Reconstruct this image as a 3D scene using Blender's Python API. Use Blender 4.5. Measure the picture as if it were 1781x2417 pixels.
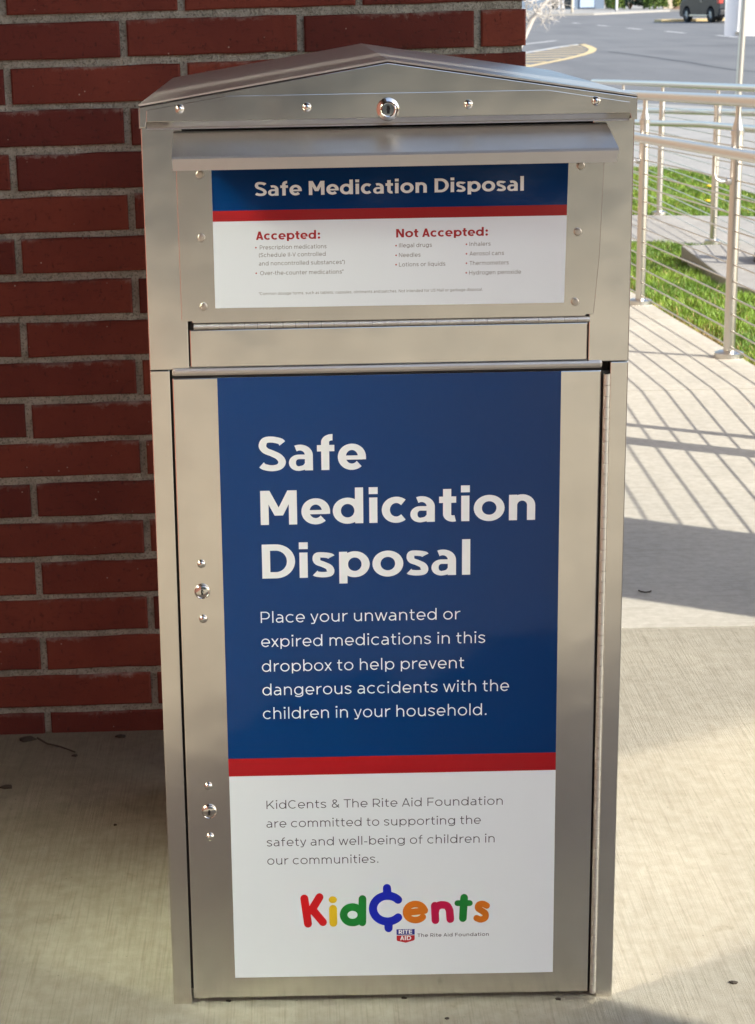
import bpy, bmesh, math, random
from mathutils import Vector, Matrix
import numpy as np
random.seed(7); rng = np.random.default_rng(7)
R = math.radians
for o in list(bpy.data.objects): bpy.data.objects.remove(o)
scn = bpy.context.scene
COL = scn.collection

# ------------------------------------------------------------------ camera, sky, sun, exposure
W_PX, H_PX = 1781.0, 2417.0
cam = bpy.data.cameras.new('camera'); cam_o = bpy.data.objects.new('camera', cam); COL.objects.link(cam_o)
yaw, pitch, roll, foc, ppx, ppy = -0.0062, 0.2515, 0.0210, 4460.0, 658.4, 1133.7
f_ = Vector((math.sin(yaw)*math.cos(pitch), math.cos(yaw)*math.cos(pitch), -math.sin(pitch)))
r_ = Vector((math.cos(yaw), -math.sin(yaw), 0)); d_ = f_.cross(r_)
rr = r_*math.cos(roll)+d_*math.sin(roll); dd = -r_*math.sin(roll)+d_*math.cos(roll)
m = Matrix((rr, -dd, -f_)).transposed().to_4x4(); m.translation = Vector((-0.1261, -2.3301, 1.3376))
cam_o.matrix_world = m
cam.sensor_fit = 'VERTICAL'; cam.sensor_height = 24.0; cam.lens = foc/H_PX*24.0
cam.shift_x = (W_PX/2-ppx)/H_PX; cam.shift_y = -(H_PX/2-ppy)/H_PX
cam.clip_start = 0.05; cam.clip_end = 2000
cam.dof.use_dof = True; cam.dof.focus_distance = 2.4; cam.dof.aperture_fstop = 16
scn.camera = cam_o

SUN_EL = R(33.7); SDIR = Vector((0.857*math.cos(SUN_EL), -0.515*math.cos(SUN_EL), math.sin(SUN_EL)))
world = bpy.data.worlds.new('World'); scn.world = world; world.use_nodes = True
wn = world.node_tree.nodes; bg = wn['Background']
sky = wn.new('ShaderNodeTexSky'); sky.sky_type = 'NISHITA'; sky.sun_disc = False
sky.sun_elevation = SUN_EL; sky.sun_rotation = math.atan2(SDIR.x, SDIR.y); sky.dust_density = 1.5
world.node_tree.links.new(sky.outputs[0], bg.inputs[0]); bg.inputs[1].default_value = 0.12
sun = bpy.data.lights.new('sun', 'SUN'); sun.energy = 3.1; sun.angle = R(0.53); sun.color = (1.0, 0.94, 0.83)
sun_o = bpy.data.objects.new('sun', sun); COL.objects.link(sun_o)
sun_o.rotation_euler = (-SDIR).to_track_quat('-Z', 'Y').to_euler(); sun_o.location = (8, -5, 8)
scn.view_settings.view_transform = 'Standard'; scn.view_settings.look = 'None'
scn.view_settings.exposure = 1.36; scn.view_settings.gamma = 1.0
scn.view_settings.use_curve_mapping = False
scn.cycles.blur_glossy = 0.0; scn.cycles.sample_clamp_indirect = 15.0
scn.render.resolution_x = 755; scn.render.resolution_y = 1024

# ------------------------------------------------------------------ materials
class NT:
    def __init__(s, name):
        s.m = bpy.data.materials.new(name); s.m.use_nodes = True
        s.t = s.m.node_tree; s.b = s.t.nodes['Principled BSDF']
    def n(s, typ, **k):
        nd = s.t.nodes.new(typ)
        for a, v in k.items():
            if a.startswith('i_'):
                key = a[2:]
                key = int(key) if key.isdigit() else key.replace('_', ' ')
                nd.inputs[key].default_value = v
            else: setattr(nd, a, v)
        return nd
    def l(s, a, b): s.t.links.new(a, b)
    def coord(s, scale=(1, 1, 1), kind='Object'):
        c = s.n('ShaderNodeTexCoord'); mp = s.n('ShaderNodeMapping'); mp.inputs['Scale'].default_value = scale
        s.l(c.outputs[kind], mp.inputs[0]); return mp.outputs[0]
    def noise(s, vec, scale, detail=3, rough=.55):
        nd = s.n('ShaderNodeTexNoise'); nd.inputs['Scale'].default_value = scale
        nd.inputs['Detail'].default_value = detail; nd.inputs['Roughness'].default_value = rough
        s.l(vec, nd.inputs['Vector']); return nd.outputs['Fac']
    def ramp(s, fac, stops):
        nd = s.n('ShaderNodeValToRGB'); e = nd.color_ramp.elements
        while len(e) < len(stops): e.new(.5)
        for q, (p, c) in zip(e, stops):
            q.position = p; q.color = (c, c, c, 1) if isinstance(c, (int, float)) else (*c, 1)
        s.l(fac, nd.inputs[0]); return nd.outputs[0]
    def mix(s, fac, a, b, mode='MIX'):
        nd = s.n('ShaderNodeMix', data_type='RGBA', blend_type=mode)
        if isinstance(fac, (int, float)): nd.inputs[0].default_value = fac
        else: s.l(fac, nd.inputs[0])
        for i, v in ((6, a), (7, b)):
            if isinstance(v, tuple): nd.inputs[i].default_value = (*v, 1)
            else: s.l(v, nd.inputs[i])
        return nd.outputs[2]
    def math(s, op, a, b=0.0):
        nd = s.n('ShaderNodeMath', operation=op)
        for i, v in ((0, a), (1, b)):
            if isinstance(v, (int, float)): nd.inputs[i].default_value = v
            else: s.l(v, nd.inputs[i])
        return nd.outputs[0]
    def bump(s, h, dist, strength=1.0, prev=None):
        nd = s.n('ShaderNodeBump'); nd.inputs['Distance'].default_value = dist; nd.inputs['Strength'].default_value = strength
        s.l(h, nd.inputs['Height'])
        if prev: s.l(prev, nd.inputs['Normal'])
        return nd.outputs[0]
    def set(s, **k):
        for a, v in k.items():
            i = s.b.inputs[a.replace('_', ' ')]
            if isinstance(v, tuple): i.default_value = (*v, 1) if len(v) == 3 else v
            elif isinstance(v, (int, float)): i.default_value = v
            else: s.l(v, i)
        return s.m

def plain(name, col, rough=.5, metal=0., **k):
    t = NT(name); return t.set(Base_Color=col, Roughness=rough, Metallic=metal, **k)

def steel(name, col=(.85, .815, .75), rough=.185, axis='x', dent=.011, spec=True):
    t = NT(name)
    sc = (3, 3, 900) if axis == 'x' else (900, 900, 3)
    br = t.noise(t.coord(sc), 1.0, 4, .7)
    o = t.coord()
    big = t.math('ADD', t.noise(o, 2.6, 1, .4), t.math('MULTIPLY', t.noise(o, 9.0, 2, .5), .14)); smear = t.noise(o, 14, 4, .6)
    c = t.mix(t.ramp(smear, [(.35, .0), (.75, 1.)]), col, tuple(x*.92 for x in col))
    c = t.mix(t.ramp(br, [(.3, 0.), (.7, .07)]), c, tuple(x*.8 for x in col))
    r = t.math('ADD', t.math('MULTIPLY', br, .035), rough-.02)
    r = t.math('ADD', r, t.math('MULTIPLY', t.math('MULTIPLY', smear, t.noise(t.coord((30, 30, 2.0)), 1., 3)), .13))
    r = t.math('SUBTRACT', r, .025)
    nb = t.bump(big, dent)
    tg = t.n('ShaderNodeCombineXYZ'); tg.inputs[0 if axis == 'z' else 2].default_value = 1.0
    return t.set(Base_Color=c, Metallic=1.0, Roughness=r, Anisotropic=.5 if spec else 0., Normal=nb, Tangent=tg.outputs[0])

def concrete(name, col, streak='y', tint=1.0, bump=.0012, grime_and_shade=False):
    t = NT(name); o = t.coord()
    st = t.noise(t.coord((260, 5, 1) if streak == 'y' else (5, 200, 1)), 1.0, 4, .75)
    st2 = t.noise(t.coord((90, 2.2, 1) if streak == 'y' else (2.2, 60, 1)), 1.0, 3, .6)
    mot = t.noise(o, 38, 5, .65); big = t.noise(o, 2.3, 4, .6); fine = t.noise(o, 420, 2, .6)
    c = t.mix(t.ramp(big, [(.3, 0.), (.72, 1.)]), tuple(x*.89 for x in col), tuple(min(1, x*1.07) for x in col))
    c = t.mix(t.ramp(mot, [(.38, 0.), (.62, 1.)]), c, t.mix(1.0, c, (.87, .86, .84), 'MULTIPLY'))
    c = t.mix(t.ramp(st, [(.50, 0.), (.66, .50*tint)]), c, t.mix(1.0, c, (.60, .58, .55), 'MULTIPLY'))
    c = t.mix(t.ramp(st2, [(.52, 0.), (.7, .30*tint)]), c, t.mix(1.0, c, (.66, .64, .60), 'MULTIPLY'))
    sp = t.n('ShaderNodeTexVoronoi'); sp.inputs['Scale'].default_value = 46; t.l(o, sp.inputs['Vector'])
    pits = t.ramp(sp.outputs['Distance'], [(.035, 1.), (.075, 0.)])
    pk = t.ramp(t.noise(o, 9, 2), [(.52, 0.), (.60, .8)])
    c = t.mix(t.math('MULTIPLY', pits, pk), c, t.mix(1.0, c, (.28, .26, .24), 'MULTIPLY'))
    if grime_and_shade:      # dirt and painted-in corner shade along the foot of the wall, blotchy with an uneven edge, and stray stains
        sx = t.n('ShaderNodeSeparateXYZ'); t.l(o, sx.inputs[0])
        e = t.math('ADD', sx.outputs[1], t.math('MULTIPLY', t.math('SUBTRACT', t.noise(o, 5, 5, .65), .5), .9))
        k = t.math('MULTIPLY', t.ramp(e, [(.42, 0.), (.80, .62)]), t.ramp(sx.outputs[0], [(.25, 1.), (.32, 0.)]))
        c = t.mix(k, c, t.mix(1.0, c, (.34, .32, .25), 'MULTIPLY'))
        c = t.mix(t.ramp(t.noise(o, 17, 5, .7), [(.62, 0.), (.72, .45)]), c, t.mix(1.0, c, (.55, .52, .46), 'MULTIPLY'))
    h = t.math('ADD', t.math('MULTIPLY', st, 1.0), t.math('MULTIPLY', mot, .5))
    h = t.math('ADD', h, t.math('MULTIPLY', fine, .35))
    return t.set(Base_Color=c, Roughness=.88, Normal=t.bump(h, bump))

def brick_mat():
    t = NT('red_brick'); o = t.coord()
    oi = t.n('ShaderNodeObjectInfo')
    ad = t.n('ShaderNodeVectorMath', operation='ADD'); t.l(o, ad.inputs[0])
    mv = t.n('ShaderNodeVectorMath', operation='SCALE'); t.l(oi.outputs['Location'], mv.inputs[0]); mv.inputs['Scale'].default_value = 3.1
    t.l(mv.outputs[0], ad.inputs[1]); v = ad.outputs[0]
    base = t.mix(oi.outputs['Random'], (.105, .015, .010), (.215, .044, .023))
    base = t.mix(t.ramp(t.noise(v, 7, 4), [(.35, 0.), (.7, 1.)]), base, t.mix(1., base, (.74, .66, .72), 'MULTIPLY'))
    # wire-cut drag marks: short dark pits
    mp = t.n('ShaderNodeMapping'); mp.inputs['Scale'].default_value = (150, 60, 90); t.l(v, mp.inputs[0])
    pit = t.noise(mp.outputs[0], 1.0, 4, .68)
    mp2 = t.n('ShaderNodeMapping'); mp2.inputs['Scale'].default_value = (55, 60, 210); t.l(v, mp2.inputs[0])
    pit2 = t.noise(mp2.outputs[0], 1.0, 3, .6)
    pm = t.ramp(pit, [(.59, 0.), (.69, .65)]); pm2 = t.ramp(pit2, [(.60, 0.), (.70, .55)])
    c = t.mix(pm, base, t.mix(1., base, (.36, .32, .32), 'MULTIPLY'))
    c = t.mix(pm2, c, t.mix(1., c, (.5, .45, .45), 'MULTIPLY'))
    vo = t.n('ShaderNodeTexVoronoi'); vo.inputs['Scale'].default_value = 62; t.l(v, vo.inputs['Vector'])
    pal = t.math('MULTIPLY', t.ramp(vo.outputs['Distance'], [(.05, 1.), (.11, 0.)]), t.ramp(t.noise(v, 23, 2), [(.55, 0.), (.63, .9)]))
    c = t.mix(pal, c, (.42, .33, .28))
    # pale mortar smear along the upper edge of some bricks
    sx = t.n('ShaderNodeSeparateXYZ'); t.l(o, sx.inputs[0])
    ed = t.ramp(t.math('ADD', t.math('MULTIPLY', sx.outputs[2], 16.0), t.math('MULTIPLY', t.noise(v, 70, 4, .7), .55)), [(.66, 0.), (.84, 1.)])
    ef = t.math('MULTIPLY', ed, t.ramp(t.noise(v, 6.5, 3), [(.48, 0.), (.62, .75)]))
    c = t.mix(ef, c, (.34, .30, .27))
    h = t.math('SUBTRACT', t.math('MULTIPLY', t.noise(v, 190, 4, .7), .7), t.math('ADD', pm, t.math('MULTIPLY', pm2, .6)))
    return t.set(Base_Color=c, Roughness=.86, Normal=t.bump(h, .0013))

def mortar_mat():
    t = NT('mortar'); o = t.coord()
    a = t.noise(o, 34, 5, .7); b = t.noise(o, 260, 3, .6); g = t.noise(o, 3.0, 3)
    c = t.mix(t.ramp(a, [(.32, 0.), (.66, 1.)]), (.26, .262, .215), (.44, .435, .38))
    c = t.mix(t.ramp(b, [(.52, 0.), (.64, .65)]), c, (.07, .07, .058))
    c = t.mix(t.ramp(t.noise(o, 11, 3), [(.66, 0.), (.74, .8)]), c, (.44, .44, .42))
    c = t.mix(t.ramp(g, [(.5, 0.), (.7, .4)]), c, (.14, .15, .12))
    return t.set(Base_Color=c, Roughness=.95, Normal=t.bump(t.math('ADD', a, b), .004))

def asphalt_mat():
    t = NT('asphalt'); o = t.coord()
    a = t.noise(o, .22, 4, .6); b = t.noise(o, 60, 3, .7); d = t.noise(t.coord((.9, .12, 1)), 1.0, 3)
    c = t.mix(t.ramp(a, [(.3, 0.), (.7, 1.)]), (.118, .118, .120), (.155, .154, .153))
    c = t.mix(t.ramp(b, [(.4, 0.), (.7, .45)]), c, (.19, .19, .185))
    c = t.mix(t.ramp(d, [(.5, 0.), (.68, .35)]), c, (.072, .073, .076))
    return t.set(Base_Color=c, Roughness=.8, Normal=t.bump(b, .004))

def attr_mat(name, rough=.6, attr='tint', **k):
    t = NT(name); a = t.n('ShaderNodeAttribute'); a.attribute_name = attr
    return t.set(Base_Color=a.outputs['Color'], Roughness=rough, **k)

def vinyl(name, col, rough, spec):
    t = NT(name); o = t.coord(); a = t.noise(o, 3.5, 2); b = t.noise(o, 150, 2); c_ = t.noise(o, 12, 4, .65)
    nb = t.bump(b, .00004, 1.0, t.bump(a, .006))
    return t.set(Base_Color=t.mix(t.ramp(c_, [(.4, 0.), (.75, .10)]), col, tuple(.85*x+.02 for x in col)), Roughness=t.math('ADD', t.math('MULTIPLY', c_, .12), rough-.04), Specular_IOR_Level=spec, Normal=nb)
M = dict(
    knuckle=plain('hinge_steel', (.76, .74, .69), .5, 1.0),
    steel_flap=steel('flap_steel', (.80, .765, .70), .20, dent=.006),
    steel=steel('brushed_steel'), steel_v=steel('brushed_steel_upright', dent=.005),
    lid=steel('lid_steel', (.66, .63, .585), .40, dent=.007, spec=False), bolt=plain('bolt_steel', (.60, .55, .48), .42, 1.0),
    chrome=plain('polished_steel', (.72, .70, .66), .12, 1.0), dark_gap=plain('dark_gap', (.012, .011, .010), .6),
    key=plain('keyway_black', (.005, .005, .005), .6),
    vinyl_blue=vinyl('navy_vinyl', (.0005, .029, .128), .06, .36),
    vinyl_red=vinyl('red_vinyl', (.33, .007, .010), .14, .5), vinyl_white=vinyl('white_vinyl', (.78, .83, .87), .14, .5),
    ink_white=plain('white_print', (.90, .92, .92), .22), ink_red=plain('red_print', (.35, .004, .008), .3),
    ink_grey=plain('grey_print', (.16, .15, .14), .4), ink_dark=plain('charcoal_print', (.045, .042, .062), .4),
    brick=brick_mat(), mortar=mortar_mat(),
    floor=concrete('broomed_concrete', (.350, .325, .258), 'y', grime_and_shade=True), walk=concrete('pavement_concrete', (.48, .455, .39), 'x', .6),
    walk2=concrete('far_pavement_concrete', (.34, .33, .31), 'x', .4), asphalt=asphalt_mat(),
    rail=plain('railing_steel', (.62, .60, .56), .32, 1.0), cable=plain('cable_steel', (.56, .53, .48), .35, 1.0),
    soil=plain('soil', (.13, .10, .055), .95), line_white=plain('road_paint_white', (.46, .455, .44), .7),
    line_yellow=plain('road_paint_yellow', (.56, .43, .22), .7), grass=attr_mat('grass_blades', .55, Subsurface_Weight=0.),
    leaf=attr_mat('shrub_leaves', .6), soffit=plain('sky_block_soffit', (.065, .055, .045), .8), tan=plain('tan_facade', (.25, .19, .15), .9), bounce_glass=plain('sun_bounce_glass', (.66, .77, .69), .17, 1.0),
    car_paint=plain('dark_car_paint', (.020, .024, .034), .22, .3), rubber=plain('rubber', (.014, .014, .014), .8),
    glass=plain('tinted_glass', (.02, .025, .03), .05), sign_white=plain('sign_white', (.72, .73, .76), .4),
    lens_red=plain('red_lens', (.45, .06, .05), .2), bark=plain('pale_bark', (.52, .48, .43), .9),
    debris=plain('dry_debris', (.045, .036, .026), .95), wall_paint=plain('blue_grey_wall', (.16, .21, .28), .8),
    door_paint=plain('pale_blue_door', (.42, .52, .68), .6), beige=plain('beige_render', (.50, .42, .32), .85),
    mulch=plain('brown_mulch', (.24, .14, .08), .95), black=plain('black_cast_iron', (.03, .03, .035), .5),
    sealant=plain('joint_sealant', (.15, .13, .10), .9), crack=plain('crack_tar', (.055, .055, .058), .8),
)

# ------------------------------------------------------------------ mesh helpers
class MB:
    """collects shapes (world coordinates) and links them as ONE mesh object"""
    def __init__(s): s.v = []; s.f = []; s.sm = []
    def add(s, vs, fs, smooth=False):
        n = len(s.v); s.v += [tuple(v) for v in vs]; s.f += [tuple(i+n for i in f) for f in fs]; s.sm += [smooth]*len(fs); return s
    def box(s, x0, x1, y0, y1, z0, z1, bev=0.):
        if bev > 0:
            bm = bmesh.new(); bmesh.ops.create_cube(bm, size=1)
            for v in bm.verts: v.co = ((x0+x1)/2+v.co.x*(x1-x0), (y0+y1)/2+v.co.y*(y1-y0), (z0+z1)/2+v.co.z*(z1-z0))
            bmesh.ops.bevel(bm, geom=bm.edges[:], offset=bev, segments=2, profile=.6, affect='EDGES')
            bm.verts.index_update(); s.add([v.co[:] for v in bm.verts], [[v.index for v in f.verts] for f in bm.faces]); bm.free(); return s
        return s.add([(x0,y0,z0),(x1,y0,z0),(x1,y1,z0),(x0,y1,z0),(x0,y0,z1),(x1,y0,z1),(x1,y1,z1),(x0,y1,z1)],
                     [(0,3,2,1),(4,5,6,7),(0,1,5,4),(1,2,6,5),(2,3,7,6),(3,0,4,7)])
    def prism(s, pts, a, b, axis='y', bev=0.):
        """pts: 2D outline (x,z for axis y; y,z for axis x; x,y for axis z), extruded from a to b"""
        def P(p, t): return {'y': (p[0], t, p[1]), 'x': (t, p[0], p[1]), 'z': (p[0], p[1], t)}[axis]
        n = len(pts); vs = [P(p, a) for p in pts]+[P(p, b) for p in pts]
        fs = [tuple(range(n)), tuple(range(2*n-1, n-1, -1))]+[(i, n+i, n+(i+1) % n, (i+1) % n) for i in range(n)]
        bm = bmesh.new(); V = [bm.verts.new(v) for v in vs]
        for f in fs: bm.faces.new([V[i] for i in f])
        bmesh.ops.recalc_face_normals(bm, faces=bm.faces[:])
        if bev > 0: bmesh.ops.bevel(bm, geom=bm.edges[:], offset=bev, segments=2, profile=.6, affect='EDGES')
        bm.verts.index_update(); s.add([v.co[:] for v in bm.verts], [[v.index for v in f.verts] for f in bm.faces]); bm.free(); return s
    def tube(s, pts, r, n=12, cap=True):
        pts = [Vector(p) for p in pts]; rs = r if isinstance(r, (list, tuple)) else [r]*len(pts)
        vs = []; up = None
        for i, p in enumerate(pts):
            t = (pts[min(i+1, len(pts)-1)]-pts[max(i-1, 0)]).normalized()
            if up is None: up = Vector((0, 0, 1)) if abs(t.z) < .9 else Vector((1, 0, 0))
            a = t.cross(up).normalized(); up = a.cross(t)
            for k in range(n):
                q = 2*math.pi*k/n; vs.append(p+(a*math.cos(q)+up*math.sin(q))*rs[i])
        fs = [(i*n+k, i*n+(k+1) % n, (i+1)*n+(k+1) % n, (i+1)*n+k) for i in range(len(pts)-1) for k in range(n)]
        s.add(vs, fs, True)
        if cap:
            s.add(vs[:n], [tuple(range(n-1, -1, -1))]); s.add(vs[-n:], [tuple(range(n))])
        return s
    def lathe(s, c, prof, n=24, axis='z', smooth=True):
        """prof: (radius, height) pairs; axis 'z' up, or '-y' towards the camera"""
        vs = []
        for r, h in prof:
            for k in range(n):
                a = 2*math.pi*k/n; x, y = r*math.cos(a), r*math.sin(a)
                vs.append((c[0]+x, c[1]+y, c[2]+h) if axis == 'z' else (c[0]+x, c[1]-h, c[2]+y))
        fs = [(i*n+k, i*n+(k+1) % n, (i+1)*n+(k+1) % n, (i+1)*n+k) for i in range(len(prof)-1) for k in range(n)]
        return s.add(vs, fs, smooth)
    def build(s, name, mat, parent=None, fix=True):
        me = bpy.data.meshes.new(name); off = Vector((0, 0, 0)); q = parent
        while q: off += q.location; q = q.parent
        me.from_pydata([(v[0]-off.x, v[1]-off.y, v[2]-off.z) for v in s.v], [], s.f)
        me.polygons.foreach_set('use_smooth', s.sm)
        if fix:
            bm = bmesh.new(); bm.from_mesh(me); bmesh.ops.recalc_face_normals(bm, faces=bm.faces[:])
            for e in bm.edges:
                if len(e.link_faces) == 2 and e.calc_face_angle(0) > .62: e.smooth = False
            bm.to_mesh(me); bm.free()
        me.materials.append(mat); o = bpy.data.objects.new(name, me); COL.objects.link(o)
        if parent: o.parent = parent
        return o

def tag(o, label=None, cat=None, group=None, kind=None):
    if label: o['label'] = label
    if cat: o['category'] = cat
    if group: o['group'] = group
    if kind: o['kind'] = kind
    return o
def empty(name, loc, label=None, cat=None, group=None):
    o = bpy.data.objects.new(name, None); o.empty_display_size = .1; COL.objects.link(o); o.location = loc
    return tag(o, label, cat, group)
def inst(src, parent, dx=0, dy=0, dz=0, name=None):
    c = src.copy(); COL.objects.link(c); c.parent = parent; c.location = src.location+Vector((dx, dy, dz)); return c
def copy_tree(o, parent=None):
    c = o.copy(); COL.objects.link(c); c.parent = parent
    for ch in [x for x in o.children]: copy_tree(ch, c)
    return c
def tinted(name, V, F, C, mat, parent=None):
    me = bpy.data.meshes.new(name); me.from_pydata(V.tolist(), [], F.tolist())
    at = me.color_attributes.new('tint', 'FLOAT_COLOR', 'POINT')
    at.data.foreach_set('color', np.c_[C, np.ones(len(C))].astype(np.float32).ravel())
    me.materials.append(mat); o = bpy.data.objects.new(name, me); COL.objects.link(o)
    if parent: o.parent = parent
    return o

# ------------------------------------------------------------------ the setting: ground
def g(y): return 0.0 if y < 4.1 else max(-.31, -.04*(y-4.1))
def sheet(name, pts, mat, lift, kind='structure', thick=.05, step=.6, clip=None):
    """ground sheet following the gentle fall of the site; pts = plan outline (convex), split in strips along y"""
    ys = sorted(set([p[1] for p in pts]+[y for y in np.arange(min(p[1] for p in pts), min(max(p[1] for p in pts), 12.6), step)]))
    bm = bmesh.new()
    f = bm.faces.new([bm.verts.new((x, y, 0)) for x, y in pts])
    for y in ys[1:-1]:
        if 4.0 < y < 12.6:
            bmesh.ops.bisect_plane(bm, geom=bm.verts[:]+bm.edges[:]+bm.faces[:], plane_co=(0, y, 0), plane_no=(0, 1, 0))
    for v in bm.verts: v.co.z = g(v.co.y)+lift
    if thick:
        r = bmesh.ops.extrude_face_region(bm, geom=bm.faces[:])
        for e in r['geom']:
            if isinstance(e, bmesh.types.BMVert): e.co.z -= thick
    bmesh.ops.recalc_face_normals(bm, faces=bm.faces[:])
    me = bpy.data.meshes.new(name); bm.to_mesh(me); bm.free(); me.materials.append(mat)
    o = bpy.data.objects.new(name, me); COL.objects.link(o)
    if kind: o['kind'] = kind
    return o

base = MB(); S = 900
base.add([(-S,-S,-.62),(S,-S,-.62),(S,S,-.62),(-S,S,-.62)], [(0,1,2,3)]).build('ground', M['soil'])['kind'] = 'structure'
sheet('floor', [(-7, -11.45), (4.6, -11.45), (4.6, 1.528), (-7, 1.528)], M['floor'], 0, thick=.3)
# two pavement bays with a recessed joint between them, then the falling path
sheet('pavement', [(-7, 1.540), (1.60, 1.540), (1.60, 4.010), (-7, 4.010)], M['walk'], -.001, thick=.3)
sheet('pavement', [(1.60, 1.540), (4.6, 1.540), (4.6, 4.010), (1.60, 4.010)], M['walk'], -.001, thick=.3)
sheet('path', [(.28, 4.018), (1.592, 4.018), (1.570, 5.885), (.28, 5.885)], M['walk'], -.001, thick=.3)
sheet('path', [(.28, 5.893), (1.570, 5.893), (1.570, 9.62), (.28, 9.62)], M['walk'], -.001, thick=.3)
MB().box(-7, 4.6, 1.5275, 1.5405, -.3, -.006).build('joint_strip', M['sealant'])['kind'] = 'structure'
MB().box(-7, 4.6, 4.0095, 4.0185, -.3, -.006).build('joint_strip', M['sealant'])['kind'] = 'structure'
sheet('lawn', [(1.60, 4.03), (9, 4.03), (9, 8.45), (1.575, 9.62)], M['soil'], -.03, thick=.3)
sheet('pavement', [(.28, 9.70), (2.15, 9.66), (2.70, 9.07), (9, 8.47), (9, 10.9), (3.3, 11.52), (2.55, 11.86), (.28, 12.2)], M['walk2'], -.004, thick=.3)
sheet('lawn', [(.28, 12.22), (2.55, 11.88), (3.3, 11.54), (5.0, 11.30), (3.70, 13.1), (3.66, 13.8), (3.70, 14.6), (3.62, 15.25), (3.5, 15.62), (3.29, 15.78), (.28, 16.0)], M['soil'], -.03, thick=.3)
sheet('pavement', [(-20, 15.6), (3.3, 15.8), (3.5, 15.63), (3.63, 15.25), (3.71, 14.6), (3.67, 13.8), (3.71, 13.1), (5.02, 11.3), (20, 9.8), (20, 19.0), (6.3, 23.7), (5.8, 25.0), (5.2, 25.9), (-20, 33)], M['walk2'], -.006, thick=.3)
sheet('road', [(-60, 26), (60, 6), (140, 112), (26.4, 130.5), (19.7, 121.0), (-60, 124)], M['asphalt'], -.012, thick=.3)
sheet('pavement', [(-60, 124.1), (19.7, 121.1), (26.4, 130.6), (140, 112.1), (150, 175), (-60, 175)], M['walk2'], .10, thick=.5)
# forecourt behind the photographer
sheet('road', [(-60, -38), (60, -38), (60, -11.46), (-60, -11.46)], M['asphalt'], -.14, thick=.3)
sheet('pavement', [(-60, -46), (60, -46), (60, -38.1), (-60, -38.1)], M['walk2'], -.02, thick=.3)

def paint(name, pts, mat, w, lift=.0, closed=False, kind='structure'):
    mb = MB(); P = [Vector((x, y, 0)) for x, y in pts]; n = len(P); vs = []
    for i in range(n):
        a = P[(i-1) % n] if closed or i else P[0]; b = P[(i+1) % n] if closed or i < n-1 else P[-1]
        t = (b-a).normalized(); nn = Vector((-t.y, t.x, 0))
        for sgn in (-1, 1):
            q = P[i]+nn*w*.5*sgn; vs.append((q.x, q.y, -.322+.004+lift))
    k = n if closed else n-1
    mb.add(vs, [(2*i, 2*((i+1) % n), 2*((i+1) % n)+1, 2*i+1) for i in range(k)])
    o = mb.build(name, mat); o['kind'] = kind; return o
isl = [(5.0, 39.6), (5.47, 41.08), (6.27, 43.33), (6.9, 45.2), (7.52, 47.24), (8.0, 49.0), (8.30, 50.4), (8.62, 52.2), (8.84, 54.24), (8.97, 55.8), (9.06, 57.28)]
paint('road_marking', isl, M['line_yellow'], .22)
paint('road_marking', [(9.06, 57.28), (8.4, 55.6), (8.08, 54.84), (6.73, 50.89), (5.6, 47.6)], M['line_white'], .22)
for i in range(9):
    t = i/8; y = 41.6+t*14.2
    xr = float(np.interp(y, [p[1] for p in isl], [p[0] for p in isl]))-.18
    xl = float(np.interp(y, [47.6, 50.9, 54.84, 57.28], [5.6, 6.73, 8.08, 9.06])) if y > 47.6 else 5.0-.0
    xl = max(min(xl+.15, xr-.3), 4.6)
    paint('road_marking', [(xl, y-.1*(xr-xl)*0), (xr, y)], M['line_yellow'], .50, .002)
paint('road_marking', [(6.9, 57.0), (7.8, 59.2), (8.95, 61.95)], M['line_white'], .22)
for a, b in [((14.4, 94.7), (14.39, 92.4)), ((14.39, 87.2), (14.42, 84.3)), ((14.42, 79.6), (14.42, 76.2)), ((14.58, 72.1), (14.58, 68.6)), ((14.82, 64.4), (14.8, 61.0)), ((14.4, 102), (14.4, 99.5))]:
    paint('road_marking', [a, b], M['line_white'], .20)
paint('road_crack', [(8.6, 49.5), (8.75, 47.4), (8.86, 45.8), (8.9, 43.6), (9.0, 40.7), (8.95, 38.6), (9.0, 36.7), (9.3, 35.0), (9.9, 34.2)], M['crack'], .09)
paint('road_crack', [(9.6, 53.5), (11.3, 52.9), (12.8, 52.8), (15, 52.0)], M['crack'], .10)
mb = MB().box(-60, 19.6, 121.0, 121.16, -.4, -.19); mb.build('kerb', M['walk2'])['kind'] = 'structure'

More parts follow.
